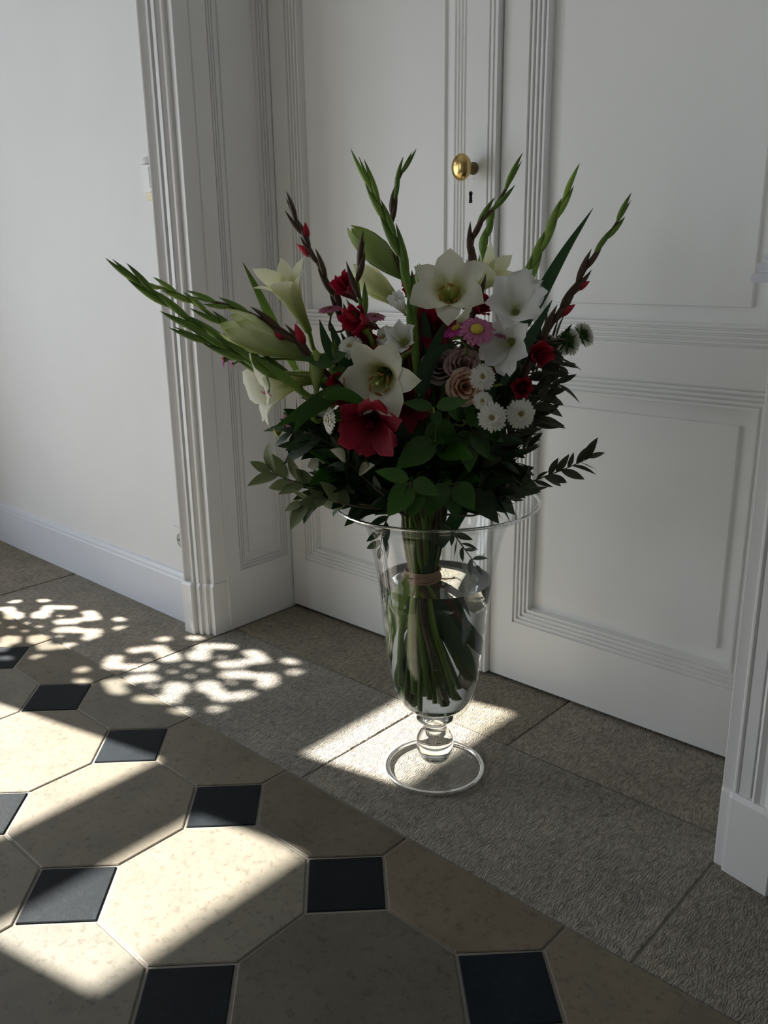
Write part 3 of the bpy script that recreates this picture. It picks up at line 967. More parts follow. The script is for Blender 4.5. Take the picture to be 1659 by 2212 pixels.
def bud(root, P, d, L, r, mat, name='bud', flat=.7, bend=None):
    mb = MB()
    bend = bend or Vector((0, 0, 0))
    prof = [(0, .45), (.12, .8), (.3, 1), (.5, .92), (.7, .66), (.87, .33), (1, .04)]
    mb.tube([P + d * L * t + bend * L * t * t for t, _ in prof], [r * q for _, q in prof], 7, flat)
    n = 7
    mb.t = [prof[i // n][0] for i in range(len(mb.v))]
    return mb.build(name, mat, root, base=root.location)

def spike(label, path, w0, w1, mats, nb=9, len0=38, len1=62, wid=(5, 9), red=(), florets=(), stem_r=(0.0022, 0.0048), sidef=1, spread=0.26, smat=None, start_side=1, group=None):
    """gladiolus flower spike. path: pixels from the tip down. red: [(index, size)] buds showing colour"""
    n = len(path)
    pts = [B(x, y, lerp(w0, w1, k / (n - 1))) for k, (x, y) in enumerate(path)]
    low = pts[-1]
    away = (pts[-2] - pts[-1]).normalized()
    tail, bot = stem_pts(low, away, drop=.06)
    root = thing('gladiolus', label, 'gladiolus', bot, group)
    allp = pts + tail[1:]
    sp = spline(allp, 40)
    mb = MB()
    mb.tube(sp, [lerp(stem_r[0], stem_r[1], min(1, k / 16)) for k in range(40)], 7)
    mb.build('stem', smat or mats[-1], root, base=root.location)
    vis = spline(pts, 60)
    for i in range(nb):
        f = (i + .35) / nb
        k = min(57, int((0.02 + 0.93 * f) * 58) + 2)
        P = vis[k]
        d = (vis[max(0, k - 3)] - vis[k]).normalized()
        s = d.cross(NV).normalized() * (1 if (i + start_side) % 2 else -1)
        s = s + NV * -rb.uniform(-.25, .5)
        dd = (d + s * spread * rb.uniform(.8, 1.6)).normalized()
        L = lerp(len0, len1, f) * PX * rb.uniform(.9, 1.12)
        r = lerp(wid[0], wid[1], f) * PX * .78
        m_ = mats[min(len(mats) - 1, int(f * len(mats)))]
        bud(root, P, dd, L, r, m_, bend=-s * .10)
        for (ri, sc) in red:
            if ri == i:
                bud(root, P + dd * L * .30, (dd + s * .25).normalized(), L * .62 * sc, r * 1.35 * sc, M_REDBUD if sc > 0 else M_GREENBUD, 'colour_bud', .85)
    d = (vis[0] - vis[6]).normalized()
    bud(root, vis[4], d, len0 * PX * .8, wid[0] * PX * .5, mats[0])
    for (px, py, w, ax_, R, mat, pf, roll) in florets:
        floret(root, B(px, py, w), D(*ax_), R * PX, mat, pf, roll, int(px))
    return root

def blade(root, path, width, mat=None, fold=.25, name='blade_leaf', nrm=None, n=16):
    """sword leaf with a keeled midrib; path of points from base to tip"""
    sp = spline(path, n)
    pts, tt, fs = [], [], []
    for i, p in enumerate(sp):
        t = i / (n - 1)
        d = (sp[min(i + 1, n - 1)] - sp[max(i - 1, 0)]).normalized()
        nr = (nrm or -NV)
        s = d.cross(nr).normalized()
        nn = s.cross(d).normalized()
        w = width * .5 * min(1, .55 + 2.2 * t) * (1 - max(0, (t - .35) / .65) ** 1.8) + .0003
        pts += [p - s * w, p - nn * w * fold * -1, p + s * w]
        tt += [t] * 3
    for i in range(n - 1):
        for k in range(2):
            fs.append((i * 3 + k, i * 3 + k + 1, i * 3 + 4 + k, i * 3 + 3 + k))
    mb = MB(); mb.add(pts, fs, tt)
    return mb.build(name, mat or M_BLADE, root, base=root.location)

def leaf_mesh(name, mat, half, curl=.12, fold=.22, n=9, wave=.0):
    """unit leaf along +Y, blade normal +Z, half-width profile half(t)"""
    pts, tt, fs = [], [], []
    for i in range(n):
        t = i / (n - 1)
        w = half(t)
        for k in range(5):
            s = (-1, -.55, 0, .55, 1)[k]
            z = abs(s) * w * fold - curl * t * t + wave * math.sin(t * 9) * abs(s) * .5
            pts.append((s * w, t, z))
            tt.append(t)
    for i in range(n - 1):
        for k in range(4):
            fs.append((i * 5 + k, i * 5 + k + 1, i * 5 + 6 + k, i * 5 + 5 + k))
    mb = MB(); mb.add(pts, fs, tt)
    return mb.mesh(name, mat)
ovate = lambda t: .30 * (math.sin(math.pi * min(1, t ** .78)) ** .85) * (1 - .25 * t) + .004
lance = lambda t: .17 * (math.sin(math.pi * min(1, t ** .85)) ** .9) + .003
linear = lambda t: .06 * (math.sin(math.pi * min(1, t ** .7)) ** .6) + .003
LM = {
    'broad': [leaf_mesh('leaf', M_LEAF, ovate, c_, f_, wave=.02) for c_, f_ in ((.10, .22), (.22, .30), (-.05, .15))],
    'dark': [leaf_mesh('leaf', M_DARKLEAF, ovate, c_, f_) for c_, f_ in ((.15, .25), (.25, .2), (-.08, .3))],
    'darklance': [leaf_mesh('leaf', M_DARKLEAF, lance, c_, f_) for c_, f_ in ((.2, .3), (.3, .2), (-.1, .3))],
    'olive': [leaf_mesh('leaf', M_OLIVE, lance, c_, f_) for c_, f_ in ((.18, .3), (.3, .2), (-.12, .3))],
    'olivethin': [leaf_mesh('leaf', M_OLIVE, linear, c_, f_) for c_, f_ in ((.2, .3), (-.2, .2))],
    'sage': [leaf_mesh('leaf', M_SAGE, lambda t: .24 * (math.sin(math.pi * min(1, t ** .82)) ** .9) + .003, c_, f_) for c_, f_ in ((.15, .3), (.25, .2), (-.1, .2))],
    'pale': [leaf_mesh('pale_leaf', M_PALE, ovate, .2, .3)],
    'greenthin': [leaf_mesh('leaf', M_LEAF, lance, c_, f_) for c_, f_ in ((.15, .3), (.3, .2))],
}
def put_leaf(root, kind, P, d, nrm, L, wk=1.0, name='leaf', rnd=rb):
    me = rnd.choice(LM[kind])
    y = d.normalized()
    x = y.cross(nrm)
    if x.length < 1e-3:
        x = y.cross(UV)
    x.normalize()
    z = x.cross(y)
    o = bpy.data.objects.new(name, me)
    M = Matrix(((x.x * L * wk, y.x * L, z.x * L, 0), (x.y * L * wk, y.y * L, z.y * L, 0), (x.z * L * wk, y.z * L, z.z * L, 0), (0, 0, 0, 1)))
    M.translation = P - root.location
    o.matrix_local = M
    COL.objects.link(o)
    o.parent = root
    return o

def sprig(label, path, w0, w1, kind, n, L, stem_r=0.0016, smat=None, ang=.75, group=None, name='leafy_sprig', through=True, tip=True, jitter=.55, Lv=.3, pale=0):
    """twig with alternate leaves. path: pixels from its lower end to its tip"""
    k_ = len(path)
    pts = [B(x, y, lerp(w0, w1, k / (k_ - 1))) for k, (x, y) in enumerate(path)]
    away = (pts[1] - pts[0]).normalized()
    tail, bot = stem_pts(pts[0], away, short=True, drop=.03)
    root = thing(name, label, 'foliage', bot if through else pts[0], group)
    allp = list(reversed(pts)) + (tail[2:] if through else [])
    sp = spline(allp, 34)
    mb = MB()
    mb.tube(sp, [lerp(stem_r * .5, stem_r * 1.2, min(1, k / 18)) for k in range(34)], 6)
    mb.build('stem', smat or M_WOODSTEM, root, base=root.location)
    vis = spline(pts, 50)
    for i in range(n):
        f = (i + .6 + rb.uniform(-.4, .4)) / n
        f = min(.99, max(.02, f))
        k = min(48, max(1, int((.08 + .9 * f) * 49)))
        d = (vis[k] - vis[k - 1]).normalized()
        s = d.cross(NV).normalized() * (1 if i % 2 else -1)
        s = (s + NV * rb.uniform(-.8, .8) * jitter * 2).normalized()
        a_ = ang * rb.uniform(.65, 1.25)
        dd = d * math.cos(a_) + s * math.sin(a_)
        nr = (-NV * .8 + ZV * .6 + Vector((rb.uniform(-1, 1), rb.uniform(-1, 1), rb.uniform(-1, 1))) * jitter * 1.6)
        put_leaf(root, kind, vis[k], dd, nr, L * PX * rb.uniform(1 - Lv, 1 + Lv))
    if tip:
        d = (vis[-1] - vis[-4]).normalized()
        put_leaf(root, kind, vis[-1], d, -NV * .7 + ZV * .7, L * PX * .8)
    for q in range(pale):
        k = rb.randrange(8, 46)
        put_leaf(root, 'pale', vis[k], D(rb.uniform(-.6, .9), .6, .5), D(.2, .7, .6), L * PX * .8, 1.1, name='pale_leaf')['label'] = 'pale underside of a turned leaf'
    return root

def leaf_set(label, leaves, kind='broad', w=0.12, group=None, wk0=1.75, name='broad_leaf_sprig'):
    """sprig whose leaves are given one by one: (base, tip, width px, w of base, w of tip)"""
    b0 = B(*leaves[0][0], leaves[0][3])
    root = start(name, label, 'foliage', b0, D(0, .3, 1), .0018, .0022, M_STEM, group, drop=.02)
    for (p, q, wd, wa, wb) in leaves:
        P, Q = B(*p, wa), B(*q, wb)
        v = Q - P
        twig = lerp(b0, P, .5)
        if (P - b0).length > .012:
            mb = MB(); mb.tube([b0, twig - ZV * .004, P], .0009, 5); mb.build('twig', M_STEM, root, base=root.location)
        L = v.length
        put_leaf(root, kind, P, v, -NV * .75 + ZV * .65 + UV * rb.uniform(-.3, .3), L, wd * PX / (L * .56))
    return root

def mum(label, px, py, w, axis, R, mat, disc, rings=((24, 1.0, .10), (22, .86, .30), (18, .68, .50), (12, .47, .70)), cup=0.0, cat='chrysanthemum', calyx=False, name='chrysanthemum', pw=.115, dr=.15, group=None):
    a = D(*axis)
    P = B(px, py, w)
    R *= PX
    root = start(name, label, cat, P - a * R * .55, a, .0016, .0022, M_STEM, group, drop=.05)
    e1, e2 = frame_of(a)
    r0 = random.Random(int(px * 7 + py))
    for q, (n, rr, lift) in enumerate(rings):
        mb = MB()
        for k in range(n):
            ph = 2 * math.pi * (k + .5 * (q % 2) + r0.uniform(-.15, .15)) / n
            d = e1 * math.cos(ph) + e2 * math.sin(ph)
            tg = e2 * math.cos(ph) - e1 * math.sin(ph)
            Lp = R * rr * r0.uniform(.9, 1.06)
            pts, tt, fs = [], [], []
            for i, (t, wv) in enumerate(((0.12, .35), (.4, .85), (.75, 1.0), (.93, .8), (1.0, .3))):
                c_ = P + d * Lp * t + a * (R * lift * math.sin(t * 1.9) * .55 - R * .10 * t * t)
                wd = R * pw * wv
                pts += [c_ - tg * wd + a * wd * .3, c_, c_ + tg * wd + a * wd * .3]
                tt += [t] * 3
                if i:
                    for c in range(2):
                        fs.append(((i - 1) * 3 + c, (i - 1) * 3 + c + 1, i * 3 + c + 1, i * 3 + c))
            mb.add(pts, fs, tt)
        mb.build('ray_petals' if q < len(rings) - 1 else 'inner_petals', mat, root, base=root.location)
    mb = MB()
    mb.loft([[P + a * R * h + (e1 * math.cos(2 * math.pi * k / 14) + e2 * math.sin(2 * math.pi * k / 14)) * R * dr * q for k in range(14)] for q, h in ((1, .02), (1, .16), (.8, .24), (.4, .27), (.05, .26))])
    mb.build('disc', disc, root, base=root.location)
    mb = MB()
    mb.loft([[P + a * R * h + (e1 * math.cos(2 * math.pi * k / 12) + e2 * math.sin(2 * math.pi * k / 12)) * R * q for k in range(12)] for q, h in ((.08, -.6), (.2, -.45), (.36, -.25), (.42, -.05), (.3, 0.0))])
    if calyx:
        for k in range(22):
            ph = 2 * math.pi * k / 22
            d = e1 * math.cos(ph) + e2 * math.sin(ph)
            tg = e2 * math.cos(ph) - e1 * math.sin(ph)
            lv = (k % 3) * .16
            c0 = P - a * R * (.5 - lv * .5) + d * R * .22
            c1 = c0 + d * R * (.42 + lv) - a * R * (.22 - lv)
            mb.add([c0 - tg * R * .07, c0 + tg * R * .07, lerp(c0, c1, .6) + tg * R * .07, c1, lerp(c0, c1, .6) - tg * R * .07], [(0, 1, 2, 3, 4)], [0, 0, .5, 1, .5])
    mb.build('green_cup', M_STEM if not calyx else M_LEAF, root, base=root.location, smooth=not calyx)
    return root

def rose(label, px, py, w, axis, R, mat, seed=0, cat='rose', frill=0.02, name='rose', rings=((5, 1.0, .30), (5, .80, .48), (4, .58, .6), (3, .34, .66))):
    a = D(*axis)
    P = B(px, py, w)
    R *= PX
    base = P - a * R * .6
    root = start(name, label, cat, base, a, .0028, .0034, M_STEM, drop=.05)
    for q, (n, rr, zz) in enumerate(rings):
        for k in range(n):
            mb = MB()
            prof = (tab(.08, .5, .72, .85, 1.0), tab(0, .25, .65, .95, 1.0 - .25 * (q == 0)), tab(.15, .6, .8, .7, .35))
            prof = ([(t, v * rr) for t, v in prof[0]], [(t, v * (.55 + zz)) for t, v in prof[1]], [(t, v * rr) for t, v in prof[2]])
            petal_mesh(mb, base, a, k * 2 * math.pi / n + q * .6, R, *prof, 1.0, 8, 7, frill, seed * 9 + q * 5 + k, 1.25)
            mb.build('petal', mat, root, base=root.location)
    mb = MB()
    mb.tube([base - a * R * .12, base, base + a * R * .15], [R * .1, R * .24, R * .2], 8)
    mb.build('green_cup', M_STEM, root, base=root.location)
    return root

# ------------------------------------------------------------------ gladiolus spikes
GR, GL_, BR = M_GLADGREEN, M_GLADLIGHT, M_GLADBROWN
spike('longest green gladiolus spike reaching furthest left over the door casing', [(276, 588), (345, 645), (430, 705), (525, 765), (615, 822), (700, 882)], .10, .10, [GR], 10, 78, 120, (11, 19), spread=.20, stem_r=(.003, .0055))
spike('lighter green gladiolus spike lying just above the longest left spike', [(324, 614), (395, 640), (470, 690), (540, 742), (610, 800)], .02, .04, [GL_, GR], 8, 58, 74, (9, 13), spread=.24)
spike('green gladiolus spike with white buds, turning brown and red above the big lily bud', [(442, 648), (500, 662), (562, 688), (625, 725), (680, 778), (725, 832)], .12, .13, [GR, BR, BR], 8, 62, 70, (9, 13), spread=.22, red=((5, .8), (6, .9)), start_side=0)
spike('short green gladiolus spike under the big pale lily bud on the left', [(426, 728), (515, 768), (600, 812), (690, 872)], .15, .14, [GR], 6, 80, 120, (11, 18), spread=.13, stem_r=(.003, .0055))
spike('red brown gladiolus spike with red buds standing before the left door panel', [(630, 455), (655, 510), (688, 572), (722, 640), (748, 705), (772, 775)], .0, .06, [BR, BR, BR], 9, 58, 74, (8, 12), spread=.20, red=((2, .8), (3, .95)), start_side=0,
      florets=[(745, 618, .06, (-.3, .7, .5), 34, M_RED, GLAD_HALF, .3)])
spike('short brown gladiolus spike with two points and crimson florets', [(778, 562), (772, 600), (778, 650), (792, 705), (812, 760)], .10, .10, [BR, GR], 5, 60, 80, (9, 14), spread=.24, red=((4, 1.0),),
      florets=[(768, 690, .12, (-.5, .8, .3), 40, M_RED, GLAD_HALF, .9), (788, 735, .10, (.2, .8, .2), 36, M_RED, GLAD_HALF, .1)])
spike('tall bright green gladiolus spike in the middle with white florets low down', [(795, 386), (822, 450), (856, 525), (880, 600), (892, 690), (900, 800)], .09, .10, [GL_, GR, GR], 9, 76, 104, (9, 17), spread=.13, stem_r=(.003, .007),
      florets=[(858, 648, .14, (-.35, .6, .7), 24, M_WHITE, GLAD_HALF, .2), (866, 728, .15, (-.1, .9, .3), 42, M_WHITE, GLAD_HALF, .6)])
spike('tall wavy brown gladiolus spike crossing the green one in the middle', [(879, 350), (856, 400), (850, 450), (844, 490), (860, 545), (888, 630), (905, 730)], .05, .06, [GR, BR, BR], 9, 50, 66, (7, 12), spread=.17, start_side=0)
spike('dark green gladiolus spike bent to the right below the keyhole', [(1111, 376), (1072, 442), (1030, 492), (1017, 540), (1021, 600), (1028, 655), (1008, 715)], .07, .09, [GR, BR, BR], 8, 66, 70, (9, 13), spread=.17,
      florets=[(1042, 662, .10, (.4, .7, .3), 26, M_RED, GLAD_HALF, .5)])
spike('small green gladiolus tip behind the bent dark spike', [(1060, 474), (1050, 510), (1038, 560), (1020, 620)], -.04, -.02, [GR], 4, 46, 56, (11, 15), spread=.12)
spike('light green gladiolus spike on the right bearing large white florets', [(1232, 400), (1198, 475), (1166, 542), (1138, 605), (1112, 665), (1085, 745)], .03, .08, [GL_], 8, 72, 84, (9, 16), spread=.12, stem_r=(.003, .006), red=(),
      florets=[(1112, 655, .12, (-.1, .85, .45), 54, M_WHITE, GLAD_OPEN, .2), (1092, 742, .13, (-.35, .9, .0), 50, M_WHITE, GLAD_OPEN, .7), (1140, 620, .09, (.5, .5, .5), 34, M_WHITE, GLAD_HALF, .1)])
spike('rightmost gladiolus spike, brown with a green tip and red buds', [(1352, 450), (1312, 512), (1272, 568), (1242, 620), (1212, 668), (1178, 722), (1140, 800), (1105, 870)], .03, .07, [GR, BR, BR, BR], 11, 58, 74, (9, 14), spread=.16, red=((5, .7), (7, .8)),
      florets=[(1165, 765, .10, (.3, .85, .2), 32, M_RED, GLAD_HALF, .4), (1128, 838, .10, (-.1, .9, .1), 30, M_RED, GLAD_HALF, .9)])
g_ = spike('crimson gladiolus with open florets low in front under the middle lily', [(800, 800), (815, 850), (835, 910), (860, 980)], .10, .08, [GR], 2, 40, 40, (7, 9), spread=.2,
      florets=[(800, 916, .16, (-.10, .92, -.25), 60, M_RED, GLAD_OPEN, .3), (872, 872, .09, (.4, .85, -.1), 50, M_RED, GLAD_OPEN, .8), (884, 775, .02, (.5, .7, .3), 46, M_RED, GLAD_OPEN, .1)])
spike('crimson gladiolus half hidden between the middle stems and upper lily', [(930, 640), (935, 690), (930, 750), (925, 820)], .02, .02, [BR], 2, 40, 40, (7, 9), spread=.2,
      florets=[(935, 705, .05, (.1, .9, .2), 44, M_RED, GLAD_OPEN, .3), (935, 775, .06, (-.2, .9, .1), 44, M_RED, GLAD_OPEN, .8), (1050, 772, .05, (.2, .8, .2), 44, M_RED, GLAD_OPEN, .5), (890, 620, .0, (.2, .8, .3), 34, M_RED, GLAD_HALF, .2)])
spike('small crimson gladiolus between the left buds and the middle lily', [(725, 760), (728, 800), (735, 850), (745, 900)], .12, .10, [GR, BR], 3, 44, 44, (7, 10), spread=.2,
      florets=[(728, 826, .15, (-.2, .8, .3), 24, M_RED, GLAD_HALF, .3), (735, 858, .15, (-.1, .9, -.2), 22, M_RED, GLAD_HALF, .8), (785, 765, .10, (-.1, .9, .2), 30, M_RED, GLAD_HALF, .4)])

# ------------------------------------------------------------------ lilies
lily('open white lily facing the viewer in the middle of the bouquet', None, (845, 800), 0, .06, LILY_OPEN, .02, stamens=True, seed=1, axis=(-.16, .95, -.02), L=.125)
lily('open white lily with upright petal, top centre above the pink asters', None, (975, 668), 0, .01, LILY_OPEN, .52, stamens=True, seed=2, axis=(-.05, .82, .38), L=.122)
lily('white lily seen from its side on the upper left, trumpet tilting up', (604, 590), (666, 714), .10, .05, LILY_HALF, .1, M_LILYSIDE, seed=3, k=1.05)
lily('big pale lily bud just opening, lying out to the left', (492, 697), (672, 772), .13, .09, LILY_LOOSE, .4, M_LILYBUD, seed=4, k=1.0)
lily('white lily seen from its side at the upper right, opening to the right', (1085, 568), (985, 655), .02, -.03, LILY_HALF, .3, M_LILYSIDE, seed=5, k=1.0)
lily('closed green lily bud pointing up left at the top of the bouquet', (757, 492), (872, 598), .05, .05, LILY_BUD, .2, M_GREENBUD, seed=6)
lily('pale lily lit from behind, standing back beneath the green bud', (778, 590), (872, 664), -.08, -.05, LILY_LOOSE, .6, M_LILYSIDE, seed=7, k=1.12)
lily('drooping white lily at the lower left with petals hanging down', (545, 842), (700, 808), .13, .08, LILY_OPEN, .0, seed=8, k=1.05)
lily('half open white lily tucked under the long left leaf', (672, 905), (745, 850), .12, .09, LILY_HALF, .5, seed=9, k=.95)
lily('small upright green lily bud in front of the left lilies', (682, 756), (684, 842), .145, .14, LILY_BUD, .3, M_GREENBUD, seed=10, k=1.0)
lily('small green lily bud beside the top centre lily', (902, 572), (925, 660), .02, .02, LILY_BUD, .1, M_GREENBUD, seed=11)
lily('backward facing white lily below the top centre lily', (1035, 690), (925, 745), .0, .05, LILY_HALF, .1, seed=12, k=1.0)

# ------------------------------------------------------------------ asters, chrysanthemums, roses
mum('white chrysanthemum behind the middle lily on its left', 757, 750, .13, (-.15, .75, .55), 25, M_MUM, M_DISC)
mum('white chrysanthemum seen edge on below the long left leaf', 712, 908, .17, (-.85, .45, .1), 26, M_MUM, M_DISC)
mum('white chrysanthemum highest of the four on the right front', 1043, 815, .15, (.0, .9, .3), 25, M_MUM, M_DISC)
mum('smallest white chrysanthemum of the four on the right front', 1043, 866, .155, (-.1, .9, .15), 19, M_MUM, M_DISC)
mum('white chrysanthemum lowest of the four on the right front', 1063, 902, .165, (-.05, .95, .1), 28, M_MUM, M_DISC)
mum('white chrysanthemum nearest the right edge of the four in front', 1124, 894, .14, (.1, .95, .1), 29, M_MUM, M_DISC)
mum('white aster turned away showing its green back, outer of the right pair', 1262, 722, .03, (.75, -.55, .3), 26, M_MUM, M_DISC, calyx=True, cat='aster', name='aster')
mum('white aster turned away showing its green back, inner of the right pair', 1230, 738, .05, (.65, -.6, -.1), 28, M_MUM, M_DISC, calyx=True, cat='aster', name='aster')
mum('white aster turned away behind the red gladiolus floret on the right', 1190, 742, .02, (.5, -.7, .4), 22, M_MUM, M_DISC, calyx=True, cat='aster', name='aster')
mum('white chrysanthemum behind the white florets of the middle spike', 832, 730, .10, (-.5, .7, .4), 27, M_MUM, M_DISC)
FLAT = ((20, 1.0, .10), (16, .85, .22))
mum('pink aster with a yellow eye under the top centre lily', 1030, 714, .15, (.05, .70, .70), 34, M_PINK, M_YELLOW, FLAT, cat='aster', name='aster', pw=.13, dr=.34)
mum('dark pink aster left of the one with the yellow eye', 988, 712, .12, (-.35, .25, .9), 32, M_MAGENTA, M_YELLOW, FLAT, cat='aster', name='aster', pw=.14, dr=.3)
mum('pink aster right of the one with the yellow eye, half hidden', 1068, 712, .11, (.5, .3, .8), 28, M_PINK, M_YELLOW, FLAT, cat='aster', name='aster', pw=.14, dr=.3)
mum('dusty pink aster beside the red brown spike at the upper left', 712, 668, .06, (-.1, .25, .95), 24, M_PINK, M_DISC, FLAT, cat='aster', name='aster', pw=.14)
mum('dusty pink aster left of the middle white florets', 808, 684, .04, (.1, .3, .95), 24, M_PINK, M_DISC, FLAT, cat='aster', name='aster', pw=.14)
mum('magenta aster at the far left tip below the pale lily bud', 484, 774, .10, (-.95, .2, .1), 20, M_MAGENTA, M_YELLOW, FLAT, cat='aster', name='aster', pw=.15)
mum('small lilac aster under the long left leaf', 622, 914, .10, (-.6, .5, -.3), 19, M_PINK, M_DISC, FLAT, cat='aster', name='aster', pw=.15)
mum('yellow green aster bud at the lower left edge of the bouquet', 601, 935, .10, (-.8, .3, -.4), 13, M_LIME, M_LIME, ((12, 1.0, .8), (10, .7, .9)), cat='aster', name='aster', pw=.2, dr=.5)
mum('tiny pink aster bud hanging before the drooping left lily', 578, 846, .16, (-.3, .4, -.7), 11, M_PINK, M_DISC, ((10, 1.0, .9),), cat='aster', name='aster', pw=.24)
mum('tiny pink aster bud beside the magenta aster', 503, 786, .12, (-.7, .4, -.2), 9, M_PINK, M_DISC, ((10, 1.0, .9),), cat='aster', name='aster', pw=.24)
rose('greyish pink rose in shadow right of the middle stems', 952, 790, .08, (-.1, .8, .35), 40, M_MAUVE, 1)
rose('dusky pink ruffled rose beneath the pink asters', 1000, 790, .10, (.1, .8, .35), 38, M_ROSEPINK, 2, frill=.05)
rose('peach rose beside the white chrysanthemums', 1005, 836, .12, (.1, .85, .1), 38, M_PEACH, 3)

# ------------------------------------------------------------------ sword leaves
def sword(label, path, w0, w1, width, mat=None):
    n = len(path)
    pts = [B(x, y, lerp(w0, w1, k / (n - 1))) for k, (x, y) in enumerate(path)]
    tail, bot = stem_pts(pts[0], (pts[1] - pts[0]).normalized(), short=True, drop=.04)
    root = thing('sword_leaf', label, 'foliage', bot)
    make_stem(root, [pts[0]] + tail[2:], .0022, .003, M_STEM)
    blade(root, pts, width * PX, mat)
    return root
sword('long dark sword leaf with a hair thin point right of the white florets', [(1105, 745), (1158, 655), (1185, 605), (1225, 535), (1281, 450)], .05, .0, 26)
sword('dark sword leaf crossing the stem of the rightmost spike', [(1085, 830), (1128, 755), (1160, 705), (1193, 648)], .12, .10, 22)
sword('narrow green sword leaf standing left of the upper left lily', [(640, 800), (600, 720), (560, 635), (524, 566)], .0, -.02, 20, M_GLADGREEN)
sword('long green leaf hanging out over the lower left lily', [(740, 838), (700, 862), (650, 892), (594, 922)], .16, .18, 32, M_LEAF)
sword('green leaf folded beneath the long lower left leaf', [(730, 850), (690, 872), (655, 900), (634, 935)], .17, .18, 28, M_LEAF)
sword('dark upright sword leaf in the centre behind the green spike', [(905, 900), (915, 800), (918, 720), (905, 640)], .07, .05, 34)
sword('dark sword leaf leaning right in the centre', [(900, 880), (925, 790), (945, 735), (965, 690)], .11, .12, 24)
sword('dark sword leaf lying flat under the top centre lily', [(905, 850), (920, 790), (950, 755), (990, 742)], .12, .12, 22)
sword('dark sword leaf under the left lily, leftmost of three', [(760, 880), (735, 800), (705, 740), (690, 690)], .06, .03, 26)
sword('dark sword leaf under the left lily, middle of three', [(780, 880), (755, 800), (728, 740), (712, 692)], .08, .06, 24)
sword('dark sword leaf under the left lily, rightmost of three', [(800, 880), (775, 830), (760, 770), (735, 715)], .09, .08, 24)
sword('green leaf pointing right below the small red florets', [(700, 856), (735, 850), (770, 862), (800, 880)], .18, .18, 24, M_LEAF)
sword('dark leaf behind the right white chrysanthemums', [(1000, 960), (1040, 880), (1060, 830), (1080, 780)], .07, .05, 34)
sword('dark slanting leaf in the vase mouth on the right', [(950, 1180), (985, 1120), (1020, 1065), (1052, 1020)], .02, .05, 30)

# ------------------------------------------------------------------ sprigs of foliage
sprig('olive leaved twig reaching furthest right over the vase rim', [(1030, 1112), (1085, 1072), (1150, 1040), (1215, 1015), (1272, 990)], .06, .04, 'olive', 22, 44, ang=.85)
sprig('olive leaved twig curving out right below the white chrysanthemums', [(1010, 1010), (1080, 960), (1130, 920), (1165, 900)], .06, .06, 'olive', 13, 60)
sprig('olive leaved twig pointing right beside the crimson floret', [(1040, 960), (1110, 880), (1165, 845), (1205, 828)], .05, .04, 'olive', 15, 50)
sprig('thin leaved olive twig standing beneath the turned away asters', [(1070, 930), (1120, 840), (1160, 780), (1195, 765)], .06, .04, 'olivethin', 18, 62)
sprig('olive leaved twig standing up behind the lower crimson floret', [(1080, 930), (1125, 850), (1160, 790), (1180, 760)], .02, .02, 'olive', 14, 52)
sprig('thin leaved twig standing behind the right white florets', [(1030, 900), (1080, 820), (1110, 770), (1135, 745)], .04, .04, 'olivethin', 16, 60)
sprig('small leaved olive twig reaching right between the two crimson florets', [(1090, 900), (1130, 840), (1175, 800), (1212, 790)], .05, .03, 'olive', 15, 42)
sprig('small leaved olive twig just right of the white chrysanthemum pair', [(1070, 970), (1110, 930), (1150, 880), (1190, 855)], .07, .06, 'olive', 16, 46)
sprig('thin leaved twig rising to the right behind the upper crimson floret', [(1090, 880), (1135, 800), (1172, 750), (1205, 730)], .0, -.01, 'olivethin', 16, 54)
sprig('dark leaved twig pointing right just above the vase rim', [(1000, 1060), (1060, 1020), (1105, 1000), (1140, 965)], .04, .05, 'olive', 16, 50)
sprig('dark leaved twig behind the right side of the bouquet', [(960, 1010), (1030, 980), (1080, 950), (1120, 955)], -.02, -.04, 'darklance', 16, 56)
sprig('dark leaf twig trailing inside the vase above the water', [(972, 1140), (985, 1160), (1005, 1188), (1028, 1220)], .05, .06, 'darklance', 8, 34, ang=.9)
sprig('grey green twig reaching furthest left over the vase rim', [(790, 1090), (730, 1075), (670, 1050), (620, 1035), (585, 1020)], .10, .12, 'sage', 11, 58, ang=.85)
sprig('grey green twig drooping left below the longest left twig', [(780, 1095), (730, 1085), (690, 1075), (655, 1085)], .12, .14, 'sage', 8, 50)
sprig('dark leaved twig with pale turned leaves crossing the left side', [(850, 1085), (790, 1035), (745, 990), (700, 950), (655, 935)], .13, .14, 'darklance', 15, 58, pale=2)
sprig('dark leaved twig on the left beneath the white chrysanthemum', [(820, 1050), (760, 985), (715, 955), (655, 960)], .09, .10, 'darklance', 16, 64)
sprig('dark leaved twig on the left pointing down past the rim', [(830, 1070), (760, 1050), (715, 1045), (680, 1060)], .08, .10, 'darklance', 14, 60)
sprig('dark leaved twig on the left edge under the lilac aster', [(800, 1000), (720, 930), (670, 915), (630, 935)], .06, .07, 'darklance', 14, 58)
sprig('dark trailing twig inside the left wall of the vase', [(850, 1100), (832, 1130), (826, 1150), (822, 1180)], .04, .05, 'darklance', 5, 40)

